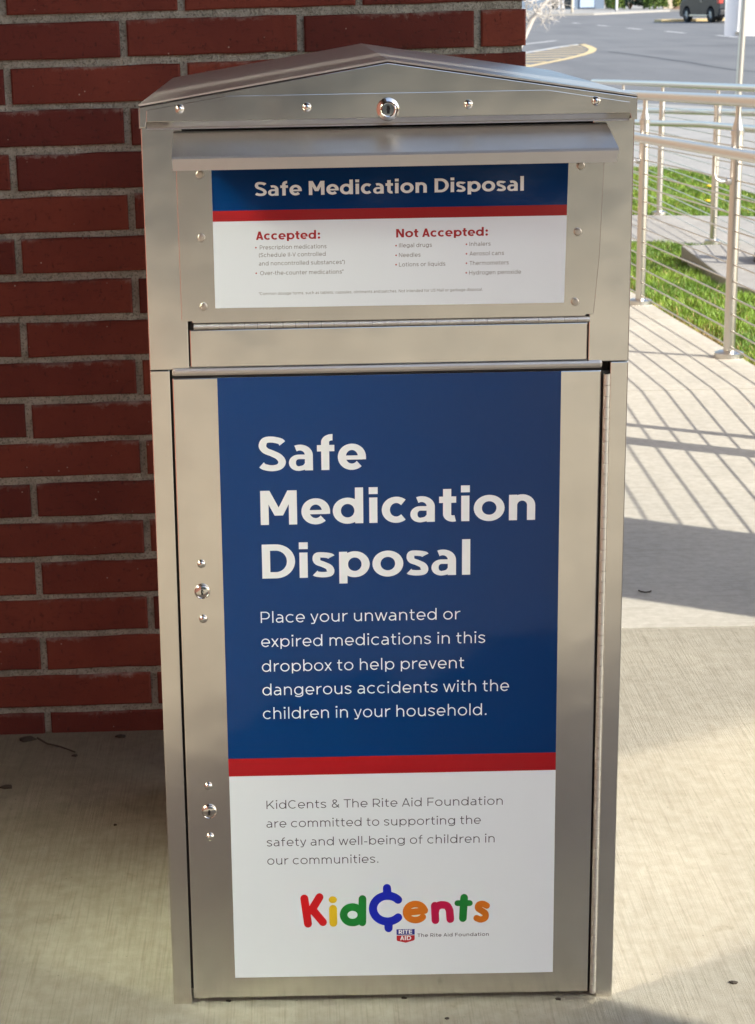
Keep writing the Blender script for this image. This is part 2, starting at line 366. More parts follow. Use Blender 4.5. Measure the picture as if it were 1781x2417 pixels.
# ------------------------------------------------------------------ grass
def in_poly(x, y, poly):
    c = np.zeros(len(x), bool); n = len(poly)
    for i in range(n):
        x0, y0 = poly[i]; x1, y1 = poly[(i+1) % n]
        if y0 == y1: continue
        k = ((y0 > y) != (y1 > y)) & (x < (x1-x0)*(y-y0)/(y1-y0)+x0); c ^= k
    return c
def vnoise(x, y, s):
    return (np.sin(x*s*1.3+1.7*np.sin(y*s*.9+2))+np.sin(y*s*1.7+1.3*np.sin(x*s*1.1)))*.25+.5
def grass(name, poly, dens, hgt, wid, bare=None):
    xs = [p[0] for p in poly]; ys = [p[1] for p in poly]
    n = int((max(xs)-min(xs))*(max(ys)-min(ys))*dens)
    x = rng.uniform(min(xs), max(xs), n); y = rng.uniform(min(ys), max(ys), n)
    k = in_poly(x, y, poly); x = x[k]; y = y[k]
    z = np.where(y < 4.1, 0, np.maximum(-.31, -.04*(y-4.1)))-.032
    n = len(x); h = hgt*rng.uniform(.55, 1.25, n)*(.75+.5*vnoise(x, y, 9)); dry = rng.random(n) < .05
    if bare is not None:
        b = bare(x, y); h *= 1-.65*b; dry |= rng.random(n) < b*.8
    a = rng.uniform(0, 2*np.pi, n); la = rng.uniform(0, 2*np.pi, n); ln = h*rng.uniform(.1, .75, n); w = wid*rng.uniform(.6, 1.3, n)
    dx, dy = np.cos(a)*w*.5, np.sin(a)*w*.5; lx, ly = np.cos(la)*ln, np.sin(la)*ln
    V = np.stack([np.c_[x-dx, y-dy, z], np.c_[x+dx, y+dy, z], np.c_[x+dx*.8+lx*.35, y+dy*.8+ly*.35, z+h*.6], np.c_[x-dx*.8+lx*.35, y-dy*.8+ly*.35, z+h*.6], np.c_[x+lx, y+ly, z+h]], 1).reshape(-1, 3)
    i = np.arange(n)[:, None]*5
    F = np.concatenate([i+np.array([[0, 1, 2]]), i+np.array([[0, 2, 3]]), i+np.array([[3, 2, 4]])])
    t = np.clip(.5+.9*(vnoise(x, y, 4)-.5)+rng.normal(0, .22, n), 0, 1)[:, None]
    C = np.array([.075, .155, .012])*(1-t)+np.array([.175, .27, .022])*t
    C[dry] = np.array([.36, .26, .10])*rng.uniform(.7, 1.1, (int(dry.sum()), 1))
    C *= rng.uniform(.95, 1.4, (n, 1))
    o = tinted(name, V, F, np.repeat(C, 5, 0), M['grass']); o['kind'] = 'stuff'
    return tag(o, 'bright green mown lawn grass beside the concrete path', 'grass')
def bare1(x, y): return np.clip(1-(x-1.60)/.10, 0, 1)*np.clip(1-np.abs(y-5.45)/.75, 0, 1)+.4*np.clip(1-(x-1.6)/.05, 0, 1)
PAD = [(2.13, 8.45), (2.60, 8.50), (4.2, 8.50), (4.2, 6.35), (2.20, 6.60), (2.08, 6.95)]
o = grass('grass', [(1.590, 4.03), (3.6, 4.03), (3.6, 6.35), (2.19, 6.58), (2.06, 6.95), (2.12, 8.46), (3.6, 8.52), (3.6, 8.98), (2.72, 9.06), (2.16, 9.64), (1.575, 9.66)], 12000, .046, .0042, bare1)
o['label'] = 'bright green grass strip between the near railing and the far pavement'
o = grass('grass', [(1.2, 12.10), (2.55, 11.89), (3.3, 11.55), (5.0, 11.31), (3.70, 13.1), (3.66, 13.8), (3.70, 14.6), (3.62, 15.25), (3.5, 15.62), (3.29, 15.78), (1.2, 15.9)], 7000, .042, .006)
o['label'] = 'green lawn patch behind the far railing, with a curved edge'
# a few yellow dandelions and a scrap in the lawn
fl = [(3.35, 13.30), (3.1, 12.2), (2.25, 7.0)]
for i, (x, y) in enumerate(fl[:2]):
    t = empty('dandelion', (x, y, g(y)-.03), ['yellow dandelion flower standing in the far lawn by the curved pavement edge', 'yellow dandelion flower low in the far lawn near its front edge'][i], 'flower', 'dandelions in the lawn')
    MB().tube([(x, y, g(y)-.03), (x+.004, y, g(y)+.05)], .0025, 6).build('stem', M['grass'], t)
    MB().lathe((x+.004, y, g(y)+.05), [(.004, 0), (.022, .004), (.020, .012), (.001, .016)], 10).build('flower_head', plain('dandelion_yellow', (.8, .52, .02), .7), t)

# concrete pad with a lamp base
pad = MB(); zt = -.095
pad.prism(PAD, -.30, zt, 'z', .008)
tag(pad.build('concrete_pad', M['walk2']), 'pale raised concrete pad with a thick edge set in the grass', 'pad')
lp = empty('lamp_post', (2.575, 7.72, zt), 'dark lamp post with a wide round base cover standing on the concrete pad', 'lamp post')
MB().lathe((2.575, 7.72, zt), [(.205, 0), (.205, .03), (.19, .07), (.13, .10), (.085, .16), (.08, .18), (0.02, .18)], 28).build('base_cover', M['black'], lp)
MB().tube([(2.575, 7.72, zt+.17), (2.575, 7.72, 4.6)], [.065, .05], 16).build('pole', M['black'], lp)
MB().lathe((2.575, 7.72, 4.58), [(.05, 0), (.16, .02), (.18, .30), (.22, .33), (.05, .46), (.0, .47)], 20).build('lamp_head', M['black'], lp)

# ------------------------------------------------------------------ the building: brick wall built brick by brick
WR, WY, WPHI, CH, L = .0083, 1.0084, .0201, .0741, .3048
cw, sw, cp, sp_ = math.cos(WR), math.sin(WR), math.cos(WPHI), math.sin(WPHI)
wall = empty('brick_wall', (0, 0, 0), 'dark red brick wall with grey mortar joints behind the steel drop box', 'wall')
wm = Matrix(((cw*cp, -sp_, -sw*cp, 0), (cw*sp_, cp, -sw*sp_, WY), (sw, 0, cw, 0), (0, 0, 0, 1)))
wall.matrix_world = wm
U0, U1 = -2.05, .305; JT = .0125; V0 = 1.3101-18*CH
def local_mesh(mb, name, mat, parent):
    me = bpy.data.meshes.new(name); me.from_pydata(mb.v, [], mb.f); me.materials.append(mat)
    bm = bmesh.new(); bm.from_mesh(me); bmesh.ops.recalc_face_normals(bm, faces=bm.faces[:]); bm.to_mesh(me); bm.free()
    o = bpy.data.objects.new(name, me); COL.objects.link(o); o.parent = parent; return o
def brick_mesh(l, h, d=.085, seed=0):
    rd = random.Random(seed); n = max(2, int(round(l/.045))); mb = MB(); j = lambda a: rd.uniform(-a, a)
    top = [(-l/2+l*i/n+(j(.002) if 0 < i < n else 0), h/2+j(.0011)) for i in range(n+1)]
    bot = [(-l/2+l*i/n+(j(.002) if 0 < i < n else 0), -h/2+j(.0011)) for i in range(n+1)]
    ring = bot+top[::-1]; N = len(ring)
    ins = [(x*(1-.0030/(l/2)), z*(1-.0026/(h/2))) for x, z in ring]
    tilt = (j(.0012), j(.0012))
    vs = [(x, .0028, z) for x, z in ring]+[(x, tilt[0]*x/l+tilt[1]*z/h, z) for x, z in ins]+[(x, d, z) for x, z in ring]
    fs = [tuple(range(N, 2*N))]+[(i, (i+1) % N, N+(i+1) % N, N+i) for i in range(N)]+[(i, 2*N+i, 2*N+(i+1) % N, (i+1) % N) for i in range(N)]
    mb.add(vs, fs); return mb
hb = CH-JT; cache = {}; upper = MB(); nb = 0
row = 0
while True:
    k = 17-row                       # course between joint line k (top) and k+1
    vtop = 1.3101-k*CH; vbot = vtop-CH
    if vbot > 3.25: break
    off = 0 if k % 2 == 0 else L/3
    x = -.388+off-8*L
    while x < U1-.02:
        a, b = max(x+JT/2, U0), min(x+L-JT/2, U1)
        if x+L > U1-.02: b = U1
        x += L
        if b-a < .02: continue
        h = hb; vc = (vtop+vbot)/2
        if row == 0: pass
        dy = random.uniform(-.0018, .0018); dz = random.uniform(-.0014, .0014)
        if vbot < 1.62 and a > -1.75 or (b == U1 and vbot < 1.9):
            key = (round(b-a, 3), random.randint(0, 3))
            if key in cache: o = cache[key].copy(); COL.objects.link(o)
            else: o = cache[key] = local_mesh(brick_mesh(b-a, h, seed=len(cache)), 'brick', M['brick'], wall)
            o.parent = wall; o.location = ((a+b)/2, dy, vc+dz); nb += 1
        else:
            q = brick_mesh(b-a, h, seed=random.randint(0, 9999))
            upper.add([((a+b)/2+v[0], v[1]+dy, vc+v[2]) for v in q.v], q.f)
    row += 1
o = local_mesh(upper, 'outer_brickwork', M['brick'], wall); o['kind'] = 'stuff'
mt = MB()
# mortar bed a few mm behind the brick faces, gently wavy
nu, nv = 150, 90; vs = []
for i in range(nv+1):
    for k in range(nu+1):
        vs.append((U0+(U1-.006-U0)*k/nu, .0075+random.uniform(-.0022, .0016), -.05+3.34*i/nv))
fs = [(i*(nu+1)+k, i*(nu+1)+k+1, (i+1)*(nu+1)+k+1, (i+1)*(nu+1)+k) for i in range(nv) for k in range(nu)]
mt.add(vs, fs, True); mt.box(U0, U1-.006, .02, .10, -.05, 3.28)
local_mesh(mt, 'mortar', M['mortar'], wall)
bt = NT('brick_facade'); bx = bt.n('ShaderNodeTexBrick'); bx.inputs['Scale'].default_value = 3.28
bx.inputs['Color1'].default_value = (.20, .045, .024, 1); bx.inputs['Color2'].default_value = (.16, .034, .018, 1); bx.inputs['Mortar'].default_value = (.26, .25, .22, 1)
bx.inputs['Mortar Size'].default_value = .015; bx.inputs['Brick Width'].default_value = 1.; bx.inputs['Row Height'].default_value = .25
cc = bt.n('ShaderNodeTexCoord'); sx = bt.n('ShaderNodeSeparateXYZ'); cx = bt.n('ShaderNodeCombineXYZ')
bt.l(cc.outputs['Object'], sx.inputs[0]); bt.l(bt.math('ADD', sx.outputs[0], sx.outputs[1]), cx.inputs[0]); bt.l(sx.outputs[2], cx.inputs[1]); bt.l(cx.outputs[0], bx.inputs[0])
bt.set(Base_Color=bx.outputs[0], Roughness=.9)
bl = empty('store_building', (-5, 6, 0), 'red brick store building behind and left of the drop box', 'building')
MB().prism([(-12, 1.13), (-2.06, 1.13), (.25, 1.16), (.25, 16), (-12, 16)], -.4, 4.6, 'z').build('facade', M['tan'], bl)
MB().prism([(-12, .96), (-2.07, .96), (-2.07, 1.12), (-12, 1.12)], -.4, 3.31, 'z').build('front_wall', bt.m, bl)
MB().box(-12, 4.3, -1.35, 1.0, 3.32, 3.65, .02).build('canopy', M['soffit'], bl)  # unseen canopy, placed to keep sky and sun off the wall
MB().box(-1.75, -1.50, -.33, .93, -.05, 3.3, .004).build('light_block_wall', bt.m, bl)  # unseen wall run added to shut out light from the left
MB().box(-1.75, -1.50, -1.03, -.334, -.05, .60, .004).build('light_block_wall', bt.m, bl)
MB().box(-1.75, -1.50, -1.03, -.334, 2.70, 3.3, .004).build('light_block_wall', bt.m, bl)
wd = MB().box(-1.56, -1.53, -1.028, -.336, .602, 2.698).build('window', M['bounce_glass'], bl)  # unseen mirror-like pane, sized to bounce sun onto box front and floor
for y_ in (-.384, -1.028): MB().box(-1.58, -1.515, y_, y_+.048, .603, 2.697, .003).build('mullion', M['black'], wd)
for z_ in (.604, 2.65): MB().box(-1.579, -1.516, -.979, -.387, z_, z_+.045, .003).build('rail', M['black'], wd)
MB().box(-12, -.30, -6.0, -1.352, 3.32, 3.65, .02).build('canopy', M['soffit'], bl)  # unseen roof extension added to block sky above the left corner
MB().box(-1.75, -1.50, -7.0, -1.034, -.05, 3.3, .004).build('light_block_wall', bt.m, bl)  # added run, cuts sky light from the left front
nb_ = empty('house', (-3, -9, -.1), 'pale olive building added behind the viewer to block low sky', 'building')  # unseen building added to block low sky and tone the steel's reflections
MB().box(-14, 4.2, -17, -11.6, -.2, 5.2).build('wall', plain('olive_wall', (.27, .26, .21), .8), nb_)
for x_ in (-9, -5.5, -2, 1.5):
    w_ = MB().box(x_, x_+1.6, -11.6, -11.56, .7, 2.4).build('window', M['glass'], nb_); MB().box(x_-.06, x_+1.66, -11.6, -11.54, .62, .69).build('sill', M['sign_white'], w_)
MB().box(-14.3, 4.5, -17.3, -11.3, 5.2, 5.45).build('roof', M['asphalt'], nb_)
def pier(x0, x1, y0, y1, label):
    t = empty('brick_pier', ((x0+x1)/2, (y0+y1)/2, 0), label, 'pier', 'brick piers carrying the canopy')
    MB().box(x0, x1, y0, y1, 0, 3.26, .004).build('shaft', bt.m, t)
    MB().box(x0-.03, x1+.03, y0-.03, y1+.03, 3.24, 3.315, .006).build('cap', M['walk2'], t)
    MB().box(x0-.02, x1+.02, y0-.02, y1+.02, 0, .10, .006).build('plinth', M['walk2'], t)
pier(2.37, 2.837, .70, 1.167, 'square brick pier carrying the canopy, right of the drop box')
pier(2.45, 2.75, -2.66, -1.48, 'wide brick pier at the front corner of the canopy')
t = empty('post', (2.25, 2.475, 0), 'square steel post standing right of the near pavement', 'post')
MB().box(2.215, 2.285, 2.44, 2.51, 0, 3.2, .004).build('shaft', M['rail'], t)
MB().box(2.18, 2.32, 2.405, 2.545, 0, .012, .002).build('base_plate', M['rail'], t)

# ------------------------------------------------------------------ cable railings
def railing(name, label, posts, hand_sides, ztop=.953, zr=None, brackets=True, hand_z=None):
    root = empty(name, (posts[0][0], posts[0][1], g(posts[0][1])), label, 'railing', 'cable railings along the path')
    P = [Vector((x, y, g(y))) for x, y in posts]
    RP = [Vector((x, y, z)) for (x, y), z in zip(posts, zr)] if zr else P
    for p in [Vector((q.x, q.y, min(q.z, w_.z))) for q, w_ in zip(P, RP)]:
        po = MB().lathe((p.x, p.y, p.z), [(.0215, .01), (.0215, .845), (.0205, .852), (.012, .885), (.0105, .90), (.0105, .935)], 20).build('post', M['rail'], root)
        MB().lathe((p.x, p.y, p.z), [(.001, .026), (.022, .026), (.040, .024), (.054, .019), (.055, .0)], 24).build('base_plate', M['rail'], po)
        MB().lathe((p.x, p.y, p.z), [(.0245, .83), (.0245, .846), (.021, .848)], 20).build('collar', M['rail'], po)
        for k in range(13):
            h = .042+k*.0622
        fer = MB()
        for k in range(13):
            h = .042+k*.0622
            fer.tube([(p.x, p.y-.026, p.z+h), (p.x, p.y+.026, p.z+h)], .0042, 8)
        tag(fer.build('cable_ferrules', M['cable'], po), kind='stuff')
    ext = [RP[0]+(RP[0]-RP[1]).normalized()*.12]+RP+[RP[-1]+(RP[-1]-RP[-2]).normalized()*.12]
    MB().tube([q+Vector((0, 0, ztop)) for q in ext], .0215, 16).build('top_rail', M['rail'], root)
    for k in range(13):
        h = .042+k*.0622
        MB().tube([q+Vector((0, 0, h)) for q in RP], .0031, 6).build('cable', M['cable'], root)
    for sd in hand_sides:
        d = (P[-1]-P[0]).normalized(); n = Vector((-d.y, d.x, 0)).normalized()*sd
        hr = MB().tube(([q+n*.082+Vector((0, 0, .775)) for q in ext] if not hand_z else [Vector((p.x, p.y, hz))+n*.082 for p, hz in zip(P, hand_z[0 if sd > 0 else 1])]), .0205, 16).build('handrail', M['rail'], root)
        for p in (RP if brackets else []):
            b = p+Vector((0, 0, .66))
            MB().tube([b+n*.018, b+n*.055, b+n*.074+Vector((0, 0, .010)), b+n*.082+Vector((0, 0, .03)), b+n*.082+Vector((0, 0, .098))], .007, 8).tube([b+n*.016, b+n*.034], .013, 12).build('bracket', M['rail'], hr)
railing('cable_railing', 'nearer stainless steel cable railing beside the pavement, with a handrail on the path side', [(1.578, 1.62), (1.56, 3.13), (1.541, 4.712), (1.518, 6.405), (1.497, 8.05), (1.478, 9.6)], [1], zr=[.074, .036, -.025, -.092, -.158, -.22])
railing('cable_railing', 'farther stainless steel cable railing between the lawns, with handrails on both sides', [(2.421, 7.60), (2.527, 9.414), (2.669, 11.861), (2.81, 14.3), (2.95, 16.75)], [1, -1], zr=[-.14, -.213, -.31, -.41, -.51], brackets=False, hand_z=([.61, .515, .362, .22, .08], [.69, .584, .446, .31, .17]))

# ------------------------------------------------------------------ street things
sg = empty('road_sign', (6.068, 23.9, -.31), 'blank white back of a road sign on a steel pole beside the street', 'road sign')
MB().tube([(6.068, 23.9, -.31), (6.145, 23.9, 2.6)], .046, 14).build('pole', M['rail'], sg)
mb = MB(); pts = []
x0, x1, z0, z1, rr_ = 5.87, 6.36, .667, 1.42, .03
for cxx, czz, a0 in ((x1-rr_, z0+rr_, -90), (x1-rr_, z1-rr_, 0), (x0+rr_, z1-rr_, 90), (x0+rr_, z0+rr_, 180)):
    for k in range(5): a = R(a0+k*22.5); pts.append((cxx+rr_*math.cos(a), czz+rr_*math.sin(a)))
mb.prism(pts, 23.985, 23.990, 'y').build('sign_panel', M['sign_white'], sg)
MB().tube([(6.03, 23.965, .71), (6.03, 23.985, .71)], .016, 10).build('bolt', M['cable'], sg)
MB().box(6.035, 6.155, 23.945, 23.984, .70, .725).build('clamp', M['rail'], sg)
for x, y, h, mat, lab in ((18.86, 124.9, 5, M['beige'], 'tan utility pole at the far kerb'), (22.52, 129.3, 5, M['sign_white'], 'pale thin pole at the far kerb in front of the hedge')):
    t = empty('pole', (x, y, -.2), lab, 'pole', 'poles along the far kerb'); MB().tube([(x, y, -.25), (x, y, h)], .075, 10).build('shaft', mat, t); MB().tube([(x, y, -.24), (x, y, -.12)], .11, 10).build('footing', M['walk2'], t)

# car
def make_car(loc, rz):
    root = empty('parked_car', (0, 0, 0), 'dark grey car on the far side of the street, seen from the rear left', 'car')
    prof = [(-2.15, .45), (-2.2, .62), (-2.17, 1.02), (-2.05, 1.18), (-1.6, 1.22), (1.0, 1.16), (1.9, 1.02), (2.12, .78), (2.15, .4), (2.05, .25)]
    def arch(cx): return [(cx+.40*math.cos(R(a)), .34+.40*math.sin(R(a))) for a in range(-12, 193, 17)]
    body = prof+arch(1.32)+arch(-1.28)+[(-2.02, .27)]
    b = MB().prism([(x, z) for x, z in body], -.88, .88, 'y', .035)
    b.build('body', M['car_paint'], root)
    cabin = MB(); lo = [(-2.0, 1.02), (1.05, .99)]; 
    cabin.add([(-2.02, -.82, 1.16), (1.1, -.82, 1.14), (1.1, .82, 1.14), (-2.02, .82, 1.16), (-1.7, -.66, 1.72), (.25, -.66, 1.72), (.25, .66, 1.72), (-1.7, .66, 1.72)], [(0,3,2,1),(4,5,6,7),(0,1,5,4),(1,2,6,5),(2,3,7,6),(3,0,4,7)])
    cabin.build('window', M['glass'], root)
    MB().box(-1.62, .28, -.68, .68, 1.71, 1.77, .02).build('roof', M['car_paint'], root)
    for x in (1.32, -1.28):
        for s in (-1, 1):
            w = MB(); yy = s*.80
            w.lathe((x, 0, .33), [(.20, -.11), (.31, -.11), (.33, -.08), (.33, .08), (.31, .11), (.20, .11)], 22, '-y')
            w.v = [(a, q+yy, c) for a, q, c in w.v]; wo = w.build('wheel', M['rubber'], root)
            r = MB().lathe((x, yy, .33), [(.001, s*-.085), (.07, s*-.09), (.205, s*-.07)], 14, '-y')
            for q in range(5):
                a = q*2*math.pi/5; r.tube([(x+.04*math.cos(a), yy+s*.095, .33+.04*math.sin(a)), (x+.2*math.cos(a), yy+s*.09, .33+.2*math.sin(a))], .022, 6)
            r.build('rim', M['rail'], wo)
    for s in (-1, 1):
        MB().box(-2.22, -1.98, s*.86-.06 if s < 0 else .70, s*.86+.16 if s < 0 else .92, .86, 1.10, .03).build('tail_light', M['lens_red'], root)
    MB().box(-2.26, -2.05, -.86, .86, .34, .58, .04).build('bumper', M['black'], root)
    MB().box(-1.0, 1.0, .875, .895, .28, .36, .005).build('sill', M['rail'], root)
    MB().box(-.35, -.2, .885, .91, .95, .98, .004).build('door_handle', M['rail'], root)
    root.location = loc; root.rotation_euler = (0, 0, rz)
make_car((20.25, 89.0, -.322), math.atan2(.97, -.22))
MB().prism([(18.2, 91.5), (21.6, 91.9), (21.6, 92.7), (18.0, 92.3)], -.33, -.20, 'z', .02).build('traffic_island', M['line_yellow'])
tag(bpy.data.objects['traffic_island'], 'low yellow painted kerb island behind the dark car', 'traffic island')

# far buildings and shrubs
def shrub(loc, rx, ry, rz_, n, cols, label):
    t = empty('shrub', loc, label, 'shrub', 'shrubs along the far pavement')
    th = rng.uniform(0, 2*np.pi, n); ph = np.arccos(rng.uniform(-.3, 1, n)); r = rng.uniform(.72, 1.05, n)*(.85+.2*np.sin(3*th+1)*np.sin(4*ph))
    c = np.c_[np.sin(ph)*np.cos(th)*r*rx, np.sin(ph)*np.sin(th)*r*ry, np.cos(ph)*r*rz_+rz_*.35]
    s = rng.uniform(.06, .13, n)[:, None]; u = rng.normal(size=(n, 3)); u /= np.linalg.norm(u, axis=1)[:, None]
    w = np.cross(u, rng.normal(size=(n, 3))); w /= np.linalg.norm(w, axis=1)[:, None]
    V = np.stack([c-u*s, c+w*s*.6, c+u*s, c-w*s*.6], 1).reshape(-1, 3); i = np.arange(n)[:, None]*4
    F = np.concatenate([i+np.array([[0, 1, 2]]), i+np.array([[0, 2, 3]])])
    k = rng.random((n, 1)); C = np.array(cols[0])*(1-k)+np.array(cols[1])*k
    tinted('foliage', V, F, np.repeat(C, 4, 0), M['leaf'], t)
    tr = MB()
    for q in range(5): a = q*1.3; tr.tube([(loc[0], loc[1], loc[2]-.05), (loc[0]+rx*.5*math.cos(a), loc[1]+ry*.5*math.sin(a), loc[2]+rz_*.8)], [.05, .02], 6)
    tr.build('stem', M['mulch'], t)
G1 = ((.05, .10, .015), (.14, .20, .03)); G2 = ((.012, .03, .022), (.03, .06, .03)); G3 = ((.12, .17, .02), (.28, .27, .04))
shrub((24.0, 138.5, -.2), .75, .7, 1.1, 1600, G1, 'round green shrub left of the dark hedge across the street')
shrub((25.6, 141.5, -.2), 1.6, .9, 1.7, 3000, G2, 'dark green hedge between two lighter shrubs across the street')
shrub((26.6, 137.0, -.2), 1.0, .8, 1.3, 2200, G1, 'green shrub left of the beige wall across the street')
shrub((28.0, 133.8, -.2), .85, .7, 1.0, 1600, G3, 'yellow green shrub above the mulch bed behind the car')
fb = empty('house', (19, 147, -.2), 'blue grey building in shade with a pale door across the street', 'building')
MB().box(10, 24.6, 147, 156, -.3, 5).build('wall', M['wall_paint'], fb)
for x0, x1, z0, z1 in ((20.55, 21.1, -.1, 2.2), (21.5, 22.2, -.1, 2.2)):
    fr = MB().box(x0, x1, 146.93, 147.0, z0, z1).build('window', M['glass'], fb); [MB().box(a_, a_+.08, 146.9, 147.0, z0, z1).build('frame', M['sign_white'], fr) for a_ in (x0-.08, x1)]
dr = MB().box(22.75, 23.85, 146.9, 147.0, -.08, 2.3).build('door', M['door_paint'], fb)
MB().box(23.86, 24.0, 146.88, 147.0, -.1, 2.4).build('frame', M['wall_paint'], dr)
MB().prism([(9.5, 5), (25.1, 5), (17.3, 8)], 146.6, 156.4, 'y').build('roof', M['asphalt'], fb)
fb = empty('garden_wall', (28.5, 139, -.2), 'beige rendered wall between shrubs across the street', 'wall')
MB().box(27.5, 31, 138.5, 139, -.3, 2.4).build('wall_panel', M['beige'], fb); MB().box(27.4, 31.1, 138.4, 139.1, 2.38, 2.5).build('coping', M['walk2'], fb)
mb = MB(); n = 14; vs = []
for i in range(n+1):
    for k in range(9):
        u, v = i/n, k/8; vs.append((26.9+4.5*u, 131.6+3.0*v, -.24+.55*math.sin(math.pi*min(1, u*1.15))*math.sin(math.pi*v)*(.8+.3*random.random())))
mb.add(vs, [(i*9+k, (i+1)*9+k, (i+1)*9+k+1, i*9+k+1) for i in range(n) for k in range(8)]); o = mb.build('mulch', M['mulch']); o['kind'] = 'stuff'; tag(o, 'brown mulch bed behind the far kerb', 'mulch')
# background trees and a far terrace behind the photographer, seen only in reflections
def big_tree(x, y, h, label):
    t = empty('tree', (x, y, -.2), label, 'tree', 'street trees beyond the road')
    MB().tube([(x, y, -.2), (x+.1, y, h*.3), (x, y+.1, h*.55)], [.22, .16, .1], 8).build('trunk', M['mulch'], t)
    n = 5200; cl = rng.normal(size=(14, 3))*np.array([h*.2, h*.2, h*.18])+np.array([0, 0, h*.55]); idx = rng.integers(0, 14, n)
    c = cl[idx]+rng.normal(size=(n, 3))*h*.07; s = rng.uniform(.12, .3, n)[:, None]; u = rng.normal(size=(n, 3)); u /= np.linalg.norm(u, axis=1)[:, None]
    w = np.cross(u, rng.normal(size=(n, 3))); w /= np.linalg.norm(w, axis=1)[:, None]
    V = np.stack([c-u*s, c+w*s*.6, c+u*s, c-w*s*.6], 1).reshape(-1, 3); i = np.arange(n)[:, None]*4
    F = np.concatenate([i+np.array([[0, 1, 2]]), i+np.array([[0, 2, 3]])]); k = rng.random((n, 1))
    tinted('crown', V, F, np.repeat(np.array(G1[0])*(1-k)+np.array(G1[1])*k, 4, 0), M['leaf'], t)
for i, (x, y, h) in enumerate(((-8, -22.5, 7), (-3, -22, 6.5), (7.5, -19.3, 6.5), (11.5, -22, 7))):
    big_tree(x, y, h, ['leafy street tree beyond the road, farthest left', 'shorter leafy street tree beyond the road', 'tallest leafy street tree beyond the road', 'leafy street tree beyond the road, farthest right'][i])

# pale bare shrub beside the wall end
def bare_shrub():
    root = empty('bare_shrub', (2.55, 20.3, -.31), 'pale leafless shrub with tangled branches beside the end of the brick wall', 'shrub')
    rd = random.Random(5); tr = MB(); tr.tube([(2.30, 20.3, -.35), (2.52, 20.3, .45), (2.80, 20.3, 1.02), (2.95, 20.3, 1.20)], [.06, .045, .03, .02], 8); tr.build('trunk', M['bark'], root)
    tw = MB()
    def grow(p, d, l, r, n):
        pts = [p]; q = p.copy(); dd_ = d.copy()
        for i in range(5):
            dd_ = (dd_+Vector((rd.gauss(0, .35), rd.gauss(0, .3), rd.gauss(0, .30)))).normalized(); q = q+dd_*l/5; pts.append(q)
        tw.tube(pts, [r*(1-.13*i) for i in range(6)], 5)
        if n > 0:
            for i in (2, 3, 4, 5):
                if rd.random() < .85: grow(pts[i], (dd_+Vector((rd.gauss(.25, .7), rd.gauss(0, .5), rd.gauss(.05, .6)))).normalized(), l*rd.uniform(.55, .85), r*.62, n-1)
    for p, d in (((2.80, 20.3, 1.02), (.8, 0, .3)), ((2.88, 20.3, 1.12), (.7, .1, .5)), ((2.95, 20.3, 1.20), (.3, 0, 1)), ((2.75, 20.3, .95), (-.5, 0, .9)), ((2.85, 20.3, 1.08), (1, .2, .15)), ((2.75, 20.3, .9), (.3, -.2, 1)), ((2.95, 20.3, 1.2), (1, 0, .4))):
        grow(Vector(p), Vector(d).normalized(), .34, .013, 3)
    tw.build('branches', M['bark'], root)
bare_shrub()

